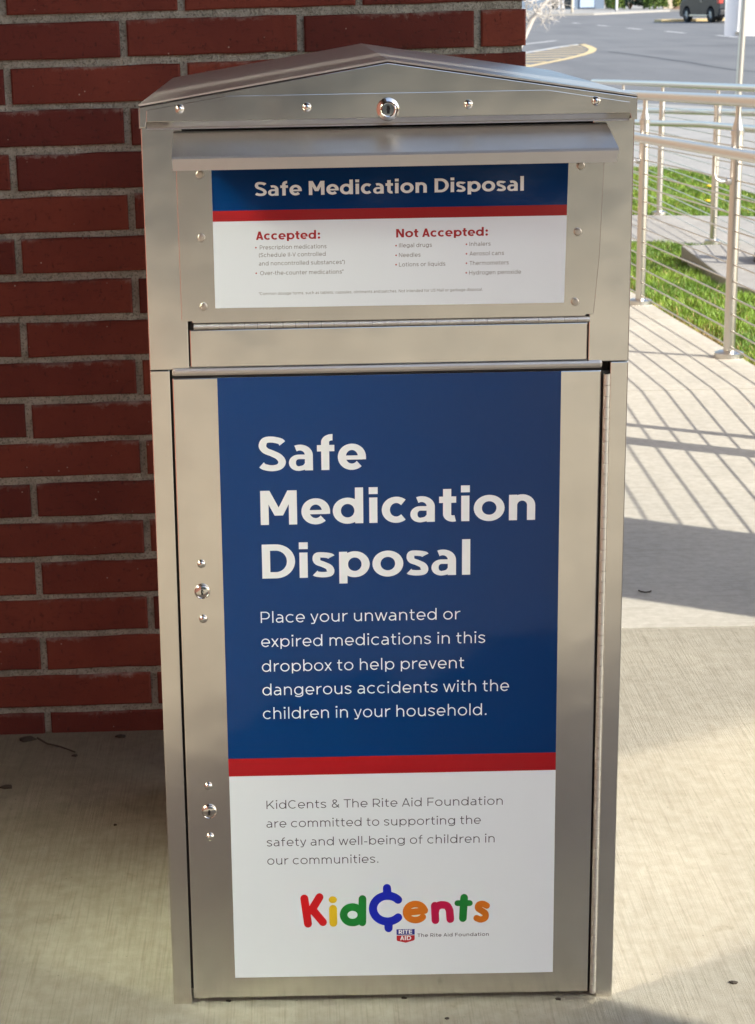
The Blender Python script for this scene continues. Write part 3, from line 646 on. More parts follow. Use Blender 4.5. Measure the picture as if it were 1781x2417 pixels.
# ------------------------------------------------------------------ lettering: geometric stroke alphabet
X = .745; ASC = 1.045; DESC = -.19
def arc(cx, cy, rx, ry, a0, a1, n=None):
    n = n or max(4, int(abs(a1-a0)/12)); return [(cx+rx*math.cos(R(a0+(a1-a0)*i/n)), cy+ry*math.sin(R(a0+(a1-a0)*i/n))) for i in range(n+1)]
def spline(P, n=6):
    out = []; Q = [P[0]]+P+[P[-1]]
    for i in range(1, len(Q)-2):
        a, b, c, d = (Vector(q) for q in Q[i-1:i+3])
        for k in range(n):
            t = k/n; v = .5*((2*b)+(c-a)*t+(2*a-5*b+4*c-d)*t*t+(3*b-a-3*c+d)*t**3); out.append((v.x, v.y))
    out.append(P[-1]); return out
def glyph(ch, s):
    """returns outer width, side bearing kinds and shapes for stem weight s (cap height = 1)"""
    b = s > .17; h = s/2; v = h*(.80 if b else .96); S = []
    p = lambda pts, closed=False, kx=1., ky=1.: S.append(('p', pts, closed, kx if b else 1., ky if b else 1.))
    ln = lambda x0, y0, x1, y1, ky=1.: S.append(('p', [(x0, y0), (x1, y1)], False, 1., ky if b else 1.))
    def di(x0, y0, x1, y1, k=1.0):      # slanted stroke with level ends, x = centre at the ends
        dx, dy = x1-x0, y1-y0; wx = h*k*math.hypot(dx, dy)/abs(dy); S.append(('q', [(x0-wx, y0), (x0+wx, y0), (x1+wx, y1), (x1-wx, y1)]))
    def dot(cx, cy): S.append(('q', [(cx-h*1.04, cy-h*1.0), (cx+h*1.04, cy-h*1.0), (cx+h*1.04, cy+h*1.0), (cx-h*1.04, cy+h*1.0)]) if b else ('p', arc(cx, cy, h*.62, h*.62, 0, 360, 10), True))
    ob = .01                             # overshoot
    def o_(w, x0=0.): p(arc(x0+w/2, X/2, w/2-h, X/2-v+ob, 0, 360, 40), True)
    if ch == ' ': return .30 if b else .30, 0, 0, S
    if ch == 'o': o_(.87 if b else .78); return (.87 if b else .78), 1, 1, S
    if ch in 'bp':
        w = .86 if b else .77; o_(w-.02, .02); ln(h, 0 if ch == 'b' else DESC, h, ASC if ch == 'b' else X); return w, 0, 1, S
    if ch in 'dq':
        w = .86 if b else .77; o_(w-.02); ln(w-h, 0 if ch == 'd' else DESC, w-h, ASC if ch == 'd' else X); return w, 1, 0, S
    if ch == 'g':
        w = .77; o_(w-.02); p([(w-h, X), (w-h, .06)]+arc(w/2, .04, w/2-h, .24-v, 0, -150)[0:]); return w, 1, 0, S
    if ch == 'c':
        w = .73 if b else .70; p(arc(w*.56, X/2, w*.56-h, X/2-v+ob, 47, 313, 34)); return w, 1, 1, S
    if ch == 'e':
        w = .81 if b else .74; yb = X*.47; ln(h*.8, yb, w-h*.9, yb, .66)
        p([(w-h, yb-v*(.62 if b else .9))]+arc(w/2, X/2, w/2-h, X/2-v+ob, 0, 180, 22)+arc(w/2, X/2, w/2-h, X/2-v+ob, 180, 316, 18)[1:]); return w, 1, 1, S
    if ch == 'a':
        w = .69 if b else .62; t2 = X*.60; ln(w-h, 0, w-h, X*.5)
        va = v*(.92 if b else 1); vb = v*(.72 if b else 1); hb_ = h*(.88 if b else 1)
        p([(w-h, X*.48)]+arc(w*.46, X*.60, w*.54-h, X*.40-va+ob, 0, 118, 14), False, 1, .92)
        yb = .228 if b else .222; ry = yb-vb+ob; rx = w*.42-hb_
        p([(w-h*1.1, yb*2-vb+ob-.005), (w*.50, yb*2-vb+ob)]+arc(w*.42, yb, rx, ry, 90, 270, 20)+spline([(w*.42, vb-ob), (w*.66, vb+.03), (w-h*1.1, .20)])[1:], False, .88, .72); return w, 1, 0, S
    if ch == 'f':
        w = .54 if b else .46; x0 = .12+h; p([(x0, 0), (x0, ASC-.24)]+arc(x0+.23-h*.3, ASC-.24, .23-h*.3, .24-v, 180, 84, 10)); ln(0, X-v-.015, w-.04, X-v-.015); return w-.02, 1, 1, S
    if ch == 't':
        w = .50 if b else .44; x0 = .11+h; p([(x0, .95), (x0, .24)]+arc(x0+.20-h*.3, .22, .20-h*.3, .22-v+ob, 180, 292, 10)); ln(0, X-v-.015, w-.02, X-v-.015); return w, 1, 1, S
    if ch in 'hnmru':
        w = .74 if b else .66
        if ch == 'r':
            w = .46 if b else .40; ln(h, 0, h, X); p(arc(w+.02, X*.50, w+.02-h, X*.50-v+ob, 176, 88, 8)); return w, 0, 1, S
        if ch == 'm':
            w = 1.17 if b else 1.10; m2 = w/2; rx = (m2-h)/2; ln(h, 0, h, X)
            for c0 in (h+rx, m2+rx): p(arc(c0, X*.58, rx, X*.42-v+ob, 175, 0, 14)+[(c0+rx, 0)])
            return w, 0, 0, S
        rx = w/2-h
        if ch == 'u': ln(w-h, 0, w-h, X); p([(h, X)]+arc(w/2, X*.42, rx, X*.42-v+ob, 180, 355, 16)); return w, 0, 0, S
        ln(h, 0, h, ASC if ch == 'h' else X); p(arc(w/2, X*.58, rx, X*.42-v+ob, 175, 0, 16)+[(w-h, 0)]); return w, 0, 0, S
    if ch == 'i': ln(h, 0, h, X); (S.append(('q', [(-.01, ASC-.20), (s+.01, ASC-.20), (s+.01, ASC), (-.01, ASC)])) if b else S.append(('q', [(h-.075, ASC-.14), (h+.075, ASC-.14), (h+.075, ASC), (h-.075, ASC)]))); return s, 0, 0, S
    if ch == 'l': ln(h, 0, h, ASC); return s, 0, 0, S
    if ch == 'k': ln(h, 0, h, ASC); di(s, .25, .55, X); di(.32, .38, .60, 0); return .66, 0, 1, S
    if ch in 'sS':
        w, T = ((.64, X) if ch == 's' else (.80, 1.0)); w = w if b else w*.92
        y = lambda q: q*T
        P = [(w-h*.9, y(.80)), (w*.78, y(.92)-v*.55), (w*.50, T-v+ob), (w*.22+h*.2, y(.93)-v*.4), (h*1.08, y(.735)), (w*.22+h*.3, y(.60)), (w*.50, y(.515)), (w*.78-h*.3, y(.41)), (w-h*1.05, y(.265)), (w*.78-h*.2, y(.08)+v*.5), (w*.49, v-ob), (w*.22, y(.075)+v*.5), (h*.75, y(.185))]
        p(spline(P, 5), False, .95, .95 if ch == 'S' else .86); return w, 1, 1, S
    if ch == 'v': di(h*1.15, X, .34, 0, .95); di(.68-h*1.15, X, .34, 0, .95); return .68, 2, 2, S
    if ch == 'w': di(h*1.1, X, .30, 0, .92); di(.30, 0, .53, X, .92); di(.53, X, .76, 0, .92); di(1.06-h*1.1, X, .76, 0, .92); return 1.06, 2, 2, S
    if ch == 'x': di(h*1.25, X, .62-h*1.25, 0); di(.62-h*1.25, X, h*1.25, 0); return .62, 2, 2, S
    if ch == 'y': di(h*1.15, X, .35, .03, .95); p([(.68-h*1.1, X), (.36, .02), (.29, -.12), (.20, DESC+v*1.4), (.06, DESC+v*1.3)]); return .68, 2, 2, S
    if ch == 'A': w = .86; di(h*1.1, 0, w/2, 1, .95); di(w-h*1.1, 0, w/2, 1, .95); ln(w*.24, .27, w*.76, .27); return w, 2, 2, S
    if ch == 'C': w = .88; p(arc(w*.53, .5, w*.53-h, .5-v+ob, 45, 315, 36)); return w, 1, 1, S
    if ch == 'D': w = .93 if b else .88; ln(h, 0, h, 1); p([(s*.9, v), (w*.42, v)]+arc(w*.42, .5, w*.58-h, .5-v, -90, 90, 24)+[(s*.9, 1-v)]); return w, 0, 1, S
    if ch == 'F': ln(h, 0, h, 1); ln(s*.9, 1-v, .66, 1-v); ln(s*.9, .48, .60, .48); return .66, 0, 1, S
    if ch == 'E': ln(h, 0, h, 1); [ln(s*.9, q, .68, q) for q in (v, .5, 1-v)]; return .70, 0, 1, S
    if ch == 'H': w = .84; ln(h, 0, h, 1); ln(w-h, 0, w-h, 1); ln(s*.9, .5, w-s*.9, .5); return w, 0, 0, S
    if ch == 'I': ln(h, 0, h, 1); return s, 0, 0, S
    if ch == 'K': ln(h, 0, h, 1); di(s*.8, .30, .72, 1); di(.34, .56, .78, 0); return .82, 0, 1, S
    if ch == 'L': ln(h, 0, h, 1); ln(s*.9, v, .64, v); return .64, 0, 1, S
    if ch == 'M': w = 1.03; ln(h, 0, h, 1); ln(w-h, 0, w-h, 1); di(h*1.25, 1, w/2, .27, .92); di(w-h*1.25, 1, w/2, .27, .92); return w, 0, 0, S
    if ch == 'N': w = .86; ln(h, 0, h, 1); ln(w-h, 0, w-h, 1); di(h*1.2, 1, w-h*1.2, 0, .95); return w, 0, 0, S
    if ch == 'O': w = 1.0; p(arc(w/2, .5, w/2-h, .5-v+ob, 0, 360, 44), True); return w, 1, 1, S
    if ch in 'PR':
        w = .76; ln(h, 0, h, 1); yc = .66; p([(s*.9, yc-.34+v), (w*.52, yc-.34+v)]+arc(w*.52, yc, w*.48-h, .34-v, -90, 90, 18)+[(s*.9, 1-v)])
        if ch == 'R': di(w*.48, .36, w-h*.7, 0)
        return w, 0, 1, S
    if ch == 'T': w = .76; ln(w/2, 0, w/2, 1-v); ln(0, 1-v, w, 1-v); return w, 2, 2, S
    if ch == 'U': w = .84; p([(h, 1), (h, .38)]+arc(w/2, .38, w/2-h, .38-v+ob, 180, 360, 22)+[(w-h, 1)]); return w, 0, 0, S
    if ch == 'V': w = .86; di(h*1.1, 1, w/2, 0, .95); di(w-h*1.1, 1, w/2, 0, .95); return w, 2, 2, S
    if ch == '&': p(spline([(.80, .42), (.70, .20), (.50, .04+v), (.26, .02+v), (.08+h, .22), (.14+h, .40), (.36, .56), (.56, .72), (.54, .90), (.38, 1-v), (.22, .90), (.22, .74), (.40, .50), (.84, .03)], 5)); return .86, 1, 1, S
    if ch == '(': p(arc(.62, .42, .55, .68, 130, 230, 12)); return .26, 1, 1, S
    if ch == ')': p(arc(-.36, .42, .55, .68, 50, -50, 12)); return .26, 1, 1, S
    if ch == '*':
        for a in (90, 30, 150): ln(.17-.15*math.cos(R(a)), .85-.15*math.sin(R(a)), .17+.15*math.cos(R(a)), .85+.15*math.sin(R(a)))
        return .34, 2, 2, S
    if ch == '-': ln(0, .34, .34, .34); return .34, 1, 1, S
    if ch in '.:':
        q = max(s*.62, .075)
        for y in ((q,) if ch == '.' else (q, X-q)): p(arc(q, y, q/2, q/2, 0, 360, 10), True); S[-1] = ('c', q, y, q)
        return 2*q, 0, 0, S
    if ch == ',': S.append(('q', [(.03, -.15), (.09, -.15), (.17, .13), (.03, .13)])); return .17, 0, 0, S
    if ch == '•': S.append(('c', .22, .42, .20)); return .44, 0, 0, S
    return .5, 0, 0, S
def lay(strokes, hx, hy, T, mb, y, lift0=0):
    """strokes -> faces; T maps (x,y) letter space to (x,z); each overlapping stroke sits .02 mm in front of the last"""
    for k, st in enumerate(strokes):
        yy = y-.00002*(k+lift0)
        if st[0] == 'q': mb.add([(*(lambda q: (q[0], yy, q[1]))(T(*p)),) for p in st[1]], [(0, 1, 2, 3)]); continue
        if st[0] == 'c':
            pts = [T(st[1]+st[3]*math.cos(2*math.pi*i/14), st[2]+st[3]*math.sin(2*math.pi*i/14)) for i in range(14)]
            mb.add([(a, yy, b) for a, b in pts], [tuple(range(14))]); continue
        P, closed = st[1], st[2]; kx, ky = (st[3], st[4]) if len(st) > 3 else (1., 1.)
        if closed: P = P[:-1]
        n = len(P); vs = []
        for i in range(n):
            a = P[(i-1) % n] if (closed or i) else P[i]; b = P[(i+1) % n] if (closed or i < n-1) else P[i]
            tx, ty = b[0]-a[0], b[1]-a[1]; q = math.hypot(tx, ty) or 1; nx, ny = -ty/q, tx/q
            w = math.hypot(hx*kx*nx, hy*ky*ny)
            for sg_ in (1, -1): X_, Z_ = T(P[i][0]+nx*w*sg_, P[i][1]+ny*w*sg_); vs.append((X_, yy, Z_))
        m_ = n if closed else n-1
        mb.add(vs, [(2*i, 2*i+1, 2*((i+1) % n)+1, 2*((i+1) % n)) for i in range(m_)])
def text(line, wt, xl, xr, zb, cap, y, mat, parent):
    s = {'B': .230, 'R': .125, 'L': .098}[wt]+(.022 if cap < .006 else 0); SB = {0: .085, 1: .038, 2: .01} if wt == 'B' else {0: .125, 1: .075, 2: .03}
    pen = 0; items = []; first = True
    for ch in line:
        w, lk, rk, S_ = glyph(ch, s)
        if ch == ' ': pen += .34 if wt == 'B' else .36; continue
        if not first: pen += SB[lk]
        first = False; items.append((pen, S_)); pen += w; end = pen; pen += SB[rk]
    sx_ = (xr-xl)/end; mb = MB(); h = s/2; v = h*(.80 if wt == 'B' else .96)
    k = cap/sx_ if line != '•' else 1
    for x0, S_ in items: lay(S_, h, v, (lambda a, c, x0=x0: (xl+(x0+a)*sx_, zb+c*cap)), mb, y)
    o = mb.build('lettering', mat, parent, fix=False)
    return o

# ------------------------------------------------------------------ the drop box
box = empty('drop_box', (0, .37, 0), 'tall stainless steel medication drop box with pitched lid and blue safe disposal signs', 'drop box')
st, sv = M['steel'], M['steel_v']
# lower cabinet: folded steel shell, front legs either side of the door
D1 = .735
MB().box(-.300, -.2750, 0, .05, .0, .8838, .0012).build('leg_frame', sv, box); MB().box(.2775, .300, 0, .05, .0, .8838, .0012).build('leg_frame', sv, box)
for q in ((-.2995, -.2970, .051, D1), (.2970, .2995, .051, D1)): MB().box(*q, .0, .8836).build('side_panel', sv, box)
MB().box(-.2969, .2969, D1-.003, D1-.0005, .0, .8836).build('back_panel', sv, box)
MB().box(-.2748, .2773, .022, .03, .012, .883).build('door_recess', M['dark_gap'], box)
# door
door = MB().box(-.2722, .2662, -.0015, .018, .0095, .8738, .0016).build('door', st, box)
hg = MB().box(.2672, .2768, .004, .007, .007, .872).build('hinge', M['dark_gap'], box)
kn = None; zz = .0085
while zz < .868:
    if kn is None: kn = MB().tube([(.2729, -.0020, zz), (.2729, -.0020, zz+.0137)], .0041, 14).build('knuckle', M['knuckle'], hg); z00 = zz
    else: inst(kn, hg, dz=zz-z00)
    zz += .01435
MB().tube([(.2729, -.0020, .0075), (.2729, -.0020, .8695)], .0026, 8).build('hinge_pin', M['dark_gap'], hg)
# rolled drip lip over the door
MB().box(-.2722, .2672, -.004, .012, .8768, .8866, .0034).build('drip_lip', M['lid'], box)
MB().box(-.2722, .2672, .0005, .012, .8743, .8766).build('door_shadow_gap', M['dark_gap'], box)
# upper housing
for q in ((-.300, -.2502), (.2494, .300)): MB().box(*q, -.0006, .05, .8846, 1.1852, .0012).build('housing_frame', st, box)
for q in ((-.2998, -.2975), (.2975, .2998)): MB().box(*q, .051, D1, .8846, 1.185).build('housing_panel', st, box)
MB().box(-.2974, .2974, D1-.003, D1-.0005, .8846, 1.185).build('housing_back', st, box)
MB().box(-.2500, .2492, .018, .03, .886, 1.185).build('chute_recess', M['dark_gap'], box)
MB().box(-.2484, .2478, -.0012, .015, .8872, .9345, .0012).build('sill_panel', st, box)
# hinged sign flap (notched lower corners)
flp = MB().prism([(-.2583, 1.176), (-.2583, 1.12), (-.2577, .9485), (-.2557, .9465), (-.2448, .9465), (-.2440, .9440), (.2440, .9432), (.2452, .9455), (.2520, .9450), (.2545, .9470), (.2602, 1.02), (.2634, 1.13), (.2634, 1.176)], -.0058, -.0022, 'y', .0007)
flap = flp.build('flap', M['steel_flap'], box)
hh = MB().box(-.2470, .2470, .0005, .004, .9350, .9435).build('hinge', M['dark_gap'], box)
kn = None; xx = -.2428
while xx < .2430:
    if kn is None: kn = MB().tube([(xx, -.0030, .9392), (xx+.0155, -.0030, .9392)], .0038, 12).build('knuckle', M['knuckle'], hh); x00 = xx
    else: inst(kn, hh, dx=xx-x00)
    xx += .01590
def bolt(x, z, y, r, parent, nm='bolt'):
    return MB().lathe((x, y, z), [(r*1.15, -.0003), (r*1.12, .0009), (r, .0012), (r*.98, .0040), (r*.80, .0050), (.0001, .0052)], 20, '-y').build(nm, M['bolt'], parent)
for x, z in ((-.2296, 1.1274), (-.2298, 1.0502), (-.2298, .9649), (.2345, 1.1286), (.2324, 1.0482), (.2307, .9617)): bolt(x, z, -.0058, .0044, flap)
# projecting deposit hood above the flap
aw = MB()
prof = [(-.004, 1.1795), (-.070, 1.1545), (-.0722, 1.1515), (-.0722, 1.1380), (-.0706, 1.1380), (-.0706, 1.1508), (-.0690, 1.1529), (-.004, 1.1779)]
xs = [(-.2600, .2652), (-.2592, .2693), (-.2592, .2693), (-.2582, .2662), (-.2582, .2662), (-.2592, .2693), (-.2592, .2693), (-.2600, .2652)]
n = len(prof); vs = [(a, y, z) for (y, z), (a, b_) in zip(prof, xs)]+[(b_, y, z) for (y, z), (a, b_) in zip(prof, xs)]
aw.add(vs, [(i, (i+1) % n, n+(i+1) % n, n+i) for i in range(n)]+[tuple(range(n)), tuple(range(2*n-1, n-1, -1))])
aw.build('deposit_hood', M['lid'], box)
# lid: two sloping planes, gable, fold-over fascia plate
ZL, ZA, HX, YB, YF = 1.2125, 1.2598, .3012, .754, -.012
lid = MB().prism([(-HX, ZL), (0, ZA), (HX, ZL), (HX-.0016, ZL-.0018), (0, ZA-.0022), (-HX+.0016, ZL-.0018)], YF, YB, 'y').build('lid', M['lid'], box)
MB().prism([(-HX+.0004, 1.1852), (-HX+.0012, ZL-.0034), (0, ZA-.0042), (HX-.0012, ZL-.0034), (HX-.0004, 1.1830), (.2935, 1.1845), (.2922, 1.1905), (-.2922, 1.1915), (-.2930, 1.1852)], YF, YF+.004, 'y', .0006).build('gable', st, lid)
for q in ((-HX, -HX+.002), (HX-.002, HX)): MB().box(*q, YF+.004, YB, 1.184, ZL-.002).build('skirt', st, lid)
MB().box(-HX+.002, HX-.002, YB-.002, YB, 1.184, ZL-.004).build('skirt', st, lid)
MB().prism([(-.3006, ZL-.0032), (0, ZA-.0038), (.3006, ZL-.0032), (.3006, ZL-.0018), (0, ZA-.0022), (-.3006, ZL-.0018)], YF+.0012, YF+.01, 'y').build('seam', M['dark_gap'], lid)
fas = MB().prism([(-.2918, 1.1921), (-.2912, 1.2058), (-.1950, 1.2208), (.1915, 1.2203), (.2915, 1.2040), (.2920, 1.1915)], YF-.0013, YF+.0005, 'y', .0004).build('fascia_plate', st, lid)
MB().add([(-.2920, YF-.0012, 1.1918), (.2920, YF-.0012, 1.1912), (.2922, YF+.0075, 1.1838), (-.2922, YF+.0075, 1.1842), (-.2922, YF+.0060, 1.1822), (.2922, YF+.0060, 1.1818)], [(0, 1, 2, 3), (3, 2, 5, 4)]).build('hem', M['lid'], lid)
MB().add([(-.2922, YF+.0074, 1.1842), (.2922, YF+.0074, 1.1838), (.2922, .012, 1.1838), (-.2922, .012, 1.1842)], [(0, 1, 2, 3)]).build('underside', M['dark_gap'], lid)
def rivet(x, z, y, r, parent):
    return MB().lathe((x, y, z), [(r, -.0002), (r*.97, r*.22), (r*.82, r*.50), (r*.55, r*.70), (r*.25, r*.79), (.00005, r*.80)], 20, '-y').build('rivet', M['chrome'], parent)
for x, z in ((-.2508, 1.2064), (-.0976, 1.2054), (.0969, 1.2050), (.2506, 1.2058)): rivet(x, z, YF-.0013, .0057, fas)
def lock(x, z, y, r, parent, collar=False):
    lk = MB()
    if collar: lk.lathe((x, y, z), [(r, -.0005), (r, .0018), (r*.93, .0040), (r*.76, .0048), (r*.70, .0052), (r*.68, .0075), (r*.60, .0086), (r*.54, .0082), (r*.52, .0070), (.0002, .0072)], 32, '-y'); yf = y-.0074
    else: lk.lathe((x, y, z), [(r, -.0005), (r, .0010), (r*.94, .0026), (r*.84, .0034), (r*.78, .0030), (r*.70, .0034), (r*.35, .0040), (.0002, .0042)], 32, '-y'); yf = y-.0044
    o = lk.build('lock', M['chrome'], parent)
    k = r*.13
    MB().prism([(x-k, z-r*.34), (x+k*.9, z-r*.34), (x+k*.9, z-r*.02), (x+k*1.6, z+r*.08), (x+k*.9, z+r*.18), (x+k*.8, z+r*.34), (x-k*1.0, z+r*.34), (x-k*1.0, z+r*.12), (x-k*1.4, z+r*.05), (x-k, z-.1*r)], yf-.0001, yf+.0006, 'y').build('keyway', M['key'], o)
    return o
lock(.0001, 1.2012, YF-.0013, .0140, fas, True)
for z3 in ((.6303, .5933, .5559), (.3223, .2860, .2494)):
    rivet(-.2428, z3[0], -.0015, .0056, door); lock(-.2428, z3[1], -.0015, .0103, door); rivet(-.2426, z3[2], -.0015, .0056, door)

# signs
s1 = MB().prism([(-.2153, 1.150), (.2200, 1.150), (.2172, .9608), (-.2153, .9624)], -.0063, -.0058, 'y').build('sign', M['vinyl_white'], box); s1['label'] = 'upper blue and white instruction sign'
MB().prism([(-.2153, 1.150), (.2200, 1.150), (.2189, 1.0817), (-.2152, 1.0825)], -.0065, -.0063, 'y').build('blue_band', M['vinyl_blue'], s1)
MB().prism([(-.2152, 1.0825), (.2189, 1.0817), (.2187, 1.0687), (-.2153, 1.0695)], -.0065, -.0063, 'y').build('red_stripe', M['vinyl_red'], s1)
s2 = MB().prism([(-.2157, .8737), (.2158, .8738), (.2183, .0400), (-.2148, .0398)], -.0020, -.0015, 'y').build('sign', M['vinyl_white'], box); s2['label'] = 'tall blue and white door sign'
MB().prism([(-.2157, .8737), (.2158, .8738), (.2173, .3612), (-.2156, .3605)], -.0022, -.0020, 'y').build('blue_band', M['vinyl_blue'], s2)
MB().prism([(-.2156, .3605), (.2173, .3612), (.2175, .3362), (-.2155, .3354)], -.0022, -.0020, 'y').build('red_stripe', M['vinyl_red'], s2)
T1 = [
('Safe Medication Disposal','B',-0.1630,0.1656,1.0998,0.0169,'w'),
('Accepted:','B',-0.1630,-0.0838,1.0461,0.0104,'r'), ('Not Accepted:','B',0.0095,0.1223,1.0457,0.0104,'r'),
('•','R',-0.1642,-0.1621,1.0346,0.0050,'r'), ('Prescription medications','L',-0.1584,-0.0762,1.0343,0.0050,'g'),
('(Schedule II-V controlled','L',-0.1597,-0.0775,1.0249,0.0050,'g'), ('and noncontrolled substances*)','L',-0.1599,-0.0539,1.0145,0.0050,'g'),
('•','R',-0.1645,-0.1624,1.0029,0.0050,'r'), ('Over-the-counter medications*','L',-0.1586,-0.0556,1.0026,0.0050,'g'),
('•','R',0.0083,0.0104,1.0336,0.0050,'r'), ('Illegal drugs','L',0.0130,0.0534,1.0334,0.0050,'g'),
('•','R',0.0083,0.0104,1.0216,0.0050,'r'), ('Needles','L',0.0129,0.0394,1.0215,0.0050,'g'),
('•','R',0.0082,0.0103,1.0101,0.0050,'r'), ('Lotions or liquids','L',0.0129,0.0700,1.0098,0.0050,'g'),
('•','R',0.0949,0.0970,1.0335,0.0050,'r'), ('Inhalers','L',0.0997,0.1256,1.0334,0.0050,'g'),
('•','R',0.0950,0.0971,1.0218,0.0050,'r'), ('Aerosol cans','L',0.0998,0.1422,1.0216,0.0050,'g'),
('•','R',0.0950,0.0971,1.0101,0.0050,'r'), ('Thermometers','L',0.0998,0.1481,1.0098,0.0050,'g'),
('•','R',0.0948,0.0969,0.9983,0.0050,'r'), ('Hydrogen peroxide','L',0.0994,0.1635,0.9980,0.0050,'g'),
('*Common dosage forms, such as tablets, capsules, ointments and patches. Not intended for US Mail or garbage disposal.','L',-0.1608,0.1162,0.9778,0.0035,'g')]
T2 = [
('Safe','B',-0.1663,-0.0299,0.7518,0.0447,'w'), ('Medication','B',-0.1652,0.1855,0.6808,0.0452,'w'), ('Disposal','B',-0.1648,0.1029,0.6091,0.0456,'w'),
('Place your unwanted or','L',-0.1682,0.0899,0.5489,0.0152,'w'), ('expired medications in this','L',-0.1683,0.1230,0.5159,0.0153,'w'),
('dropbox to help prevent','L',-0.1682,0.0958,0.4817,0.0154,'w'), ('dangerous accidents with the','L',-0.1682,0.1545,0.4489,0.0155,'w'), ('children in your household.','L',-0.1683,0.1254,0.4158,0.0157,'w'),
('KidCents & The Rite Aid Foundation','L',-0.1665,0.1478,0.2879,0.0119,'d'), ('are committed to supporting the','L',-0.1671,0.1188,0.2609,0.0120,'d'),
('safety and well-being of children in','L',-0.1673,0.1374,0.2337,0.0121,'d'), ('our communities.','L',-0.1672,-0.0181,0.2070,0.0121,'d'),
('The Rite Aid Foundation','R',0.0339,0.1307,0.0962,0.0051,'d')]
INK = {'w': M['ink_white'], 'r': M['ink_red'], 'g': M['ink_grey'], 'd': M['ink_dark']}
for t in T1: text(*t[:6], -.00655 if t[4] > 1.07 else -.00635, INK[t[6]], s1)
for t in T2: text(*t[:6], -.00225 if t[4] > .36 else -.00205, INK[t[6]], s2)
# colourful rounded logo letters
def lx(x, y): y2 = y+.0126*(x-97); return (-.1242+(x-97)*1.735e-4, .1127-(y2-372)*1.89e-4)
def blob(w, col, *paths):
    mb = MB(); k = 0
    for P in paths:
        if P[0] == 'e':
            _, cx_, cy_, rx_, ry_ = P; mb.add([(lambda q: (q[0], -.00205-.00002*k, q[1]))(lx(cx_+rx_*math.cos(2*math.pi*i/24), cy_+ry_*math.sin(2*math.pi*i/24))) for i in range(24)], [tuple(range(24))]); k += 1; continue
        ww = w
        if isinstance(P[0], (int, float)): ww = P[0]; P = P[1]
        closed = P[0] == P[-1]
        lay([('p', P, closed)], ww/2, ww/2, lx, mb, -.00205, k); k += 1
        if not closed:
            for e in (P[0], P[-1]): lay([('c', e[0], e[1], ww/2)], 0, 0, lx, mb, -.00205, k); k += 1
    o = mb.build('logo_letter', plain('logo_ink', col, .3), s2, fix=False)
RED, YEL, GRN, BLU, ORG, CRI = (.50, .004, .008), (.70, .47, .012), (.006, .175, .025), (.003, .012, .36), (.60, .155, .006), (.45, .002, .055)
blob(62, RED, [(130, 140), (155, 338)], [(248, 130), (182, 236)], [(192, 228), (272, 326)])
blob(62, YEL, [(352, 222), (353, 332)], ('e', 351, 151, 32, 27))
blob(60, GRN, arc(503, 270, 69, 61, 0, 360, 36), [(582, 146), (579, 330)])
blob(64, BLU, arc(776, 223, 113, 101, -43, -317, 34), [(773, 62), (775, 112)], [(783, 335), (783, 376)])
blob(52, ORG, [(928, 256), (1066, 240)], [(1066, 236)]+arc(993, 251, 73, 63, -12, -322, 30))
blob(60, CRI, [(1144, 202), (1149, 316)], [(1149, 245)]+spline([(1152, 225), (1172, 202), (1205, 196), (1240, 205), (1260, 240)])+[(1265, 308)])
blob(60, GRN, [(1372, 141), (1363, 301)], (46, [(1320, 183), (1416, 183)]))
blob(50, ORG, spline([(1548, 204), (1518, 190), (1486, 198), (1482, 224), (1510, 244), (1538, 266), (1536, 298), (1502, 312), (1470, 301)]))
sd = lambda pts, mat, y, nm: MB().add([(lambda q: (q[0], y, q[1]))(lx(a, b)) for a, b in pts], [tuple(range(len(pts)))]).build(nm, mat, s2, fix=False)
sd([(845, 386), (987, 384), (987, 428), (846, 430)], plain('logo_blue', (.006, .016, .22), .3), -.00206, 'emblem_top')
sd([(846, 435), (987, 433), (987, 466), (980, 474), (917, 492), (852, 478), (846, 470)], plain('logo_red', (.45, .006, .012), .3), -.00206, 'emblem_base')
a = lx(862, 424); b = lx(968, 424); text('RITE', 'B', a[0], b[0], a[1]+.0004, .0060, -.00210, INK['w'], s2)
a = lx(873, 474); b = lx(960, 474); text('AID', 'B', a[0], b[0], a[1]+.0004, .0062, -.00210, INK['w'], s2)

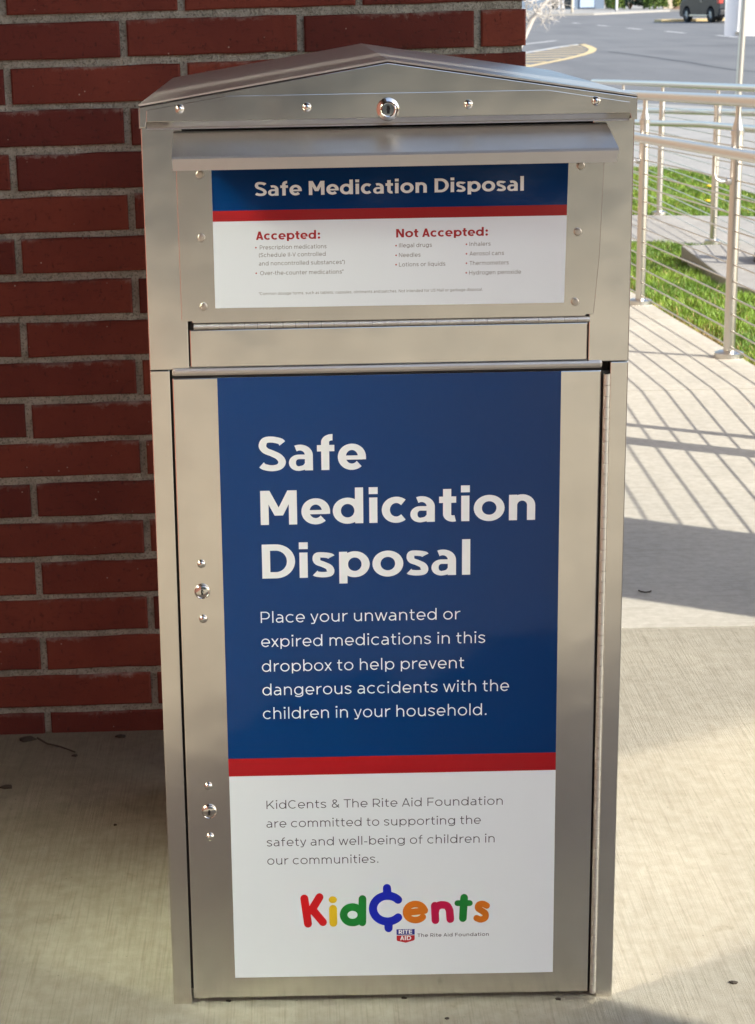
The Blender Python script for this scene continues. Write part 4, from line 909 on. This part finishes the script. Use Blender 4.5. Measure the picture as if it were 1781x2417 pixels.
# ------------------------------------------------------------------ litter on the floor
def chip(x, y, r, label, seed):
    rd = random.Random(seed); n = 7; mb = MB()
    top = [(x+r*rd.uniform(.6, 1.2)*math.cos(i*2*math.pi/n), y+r*.7*rd.uniform(.6, 1.2)*math.sin(i*2*math.pi/n), .0008+min(.006, r*rd.uniform(.08, .3))) for i in range(n)]
    mb.add(top+[(a, b, .0003) for a, b, c in top]+[(x, y, min(.008, r*.35)+.001)], [(i, (i+1) % n, 2*n) for i in range(n)]+[(i, n+i, n+(i+1) % n, (i+1) % n) for i in range(n)])
    tag(mb.build('leaf_scrap', M['debris']), label, 'leaf scrap', 'dry scraps on the concrete floor')
for i, (x, y, r, lab) in enumerate([(.473, .031, .006, 'small dark scrap on the sunlit floor right of the drop box'), (-.634, .746, .013, 'largest dark scrap on the shaded floor at the left edge'),
        (-.628, .965, .016, 'dark clump at the foot of the brick wall, far left'), (-.452, .972, .011, 'dark clump at the foot of the brick wall near the drop box'), (-.43, .583, .004, 'dark scrap on the shaded floor close to the drop box side'),
        (-.53, .883, .006, 'dark scrap at the end of the twig by the wall'), (.016, .005, .004, 'dark speck on the floor under the middle of the door'), (.07, -.05, .004, 'dark speck on the floor in front of the drop box, right of centre'),
        (.226, -.005, .005, 'dark speck on the floor near the right leg of the drop box'), (-.225, .006, .004, 'dark speck on the floor near the left leg of the drop box')]):
    chip(x, y, r, lab, i)
tag(MB().tube([(-.605, .945, .012), (-.585, .93, .006), (-.56, .918, .005), (-.545, .905, .005), (-.53, .893, .004)], [.002, .0018, .0016, .0014, .0016], 7).build('twig', M['debris']), 'thin dark twig lying on the floor against the brick wall', 'twig')
tag(MB().tube([(.665, 1.792, .002), (.668, 1.780, .003), (.678, 1.775, .003), (.689, 1.779, .003), (.692, 1.788, .002)], .0018, 6).build('twig', M['debris']), 'curved dark twig on the pavement right of the drop box', 'twig')
print('bricks', nb, 'tris', sum(len(p.vertices)-2 for o in bpy.data.objects if o.type == 'MESH' for p in o.data.polygons))
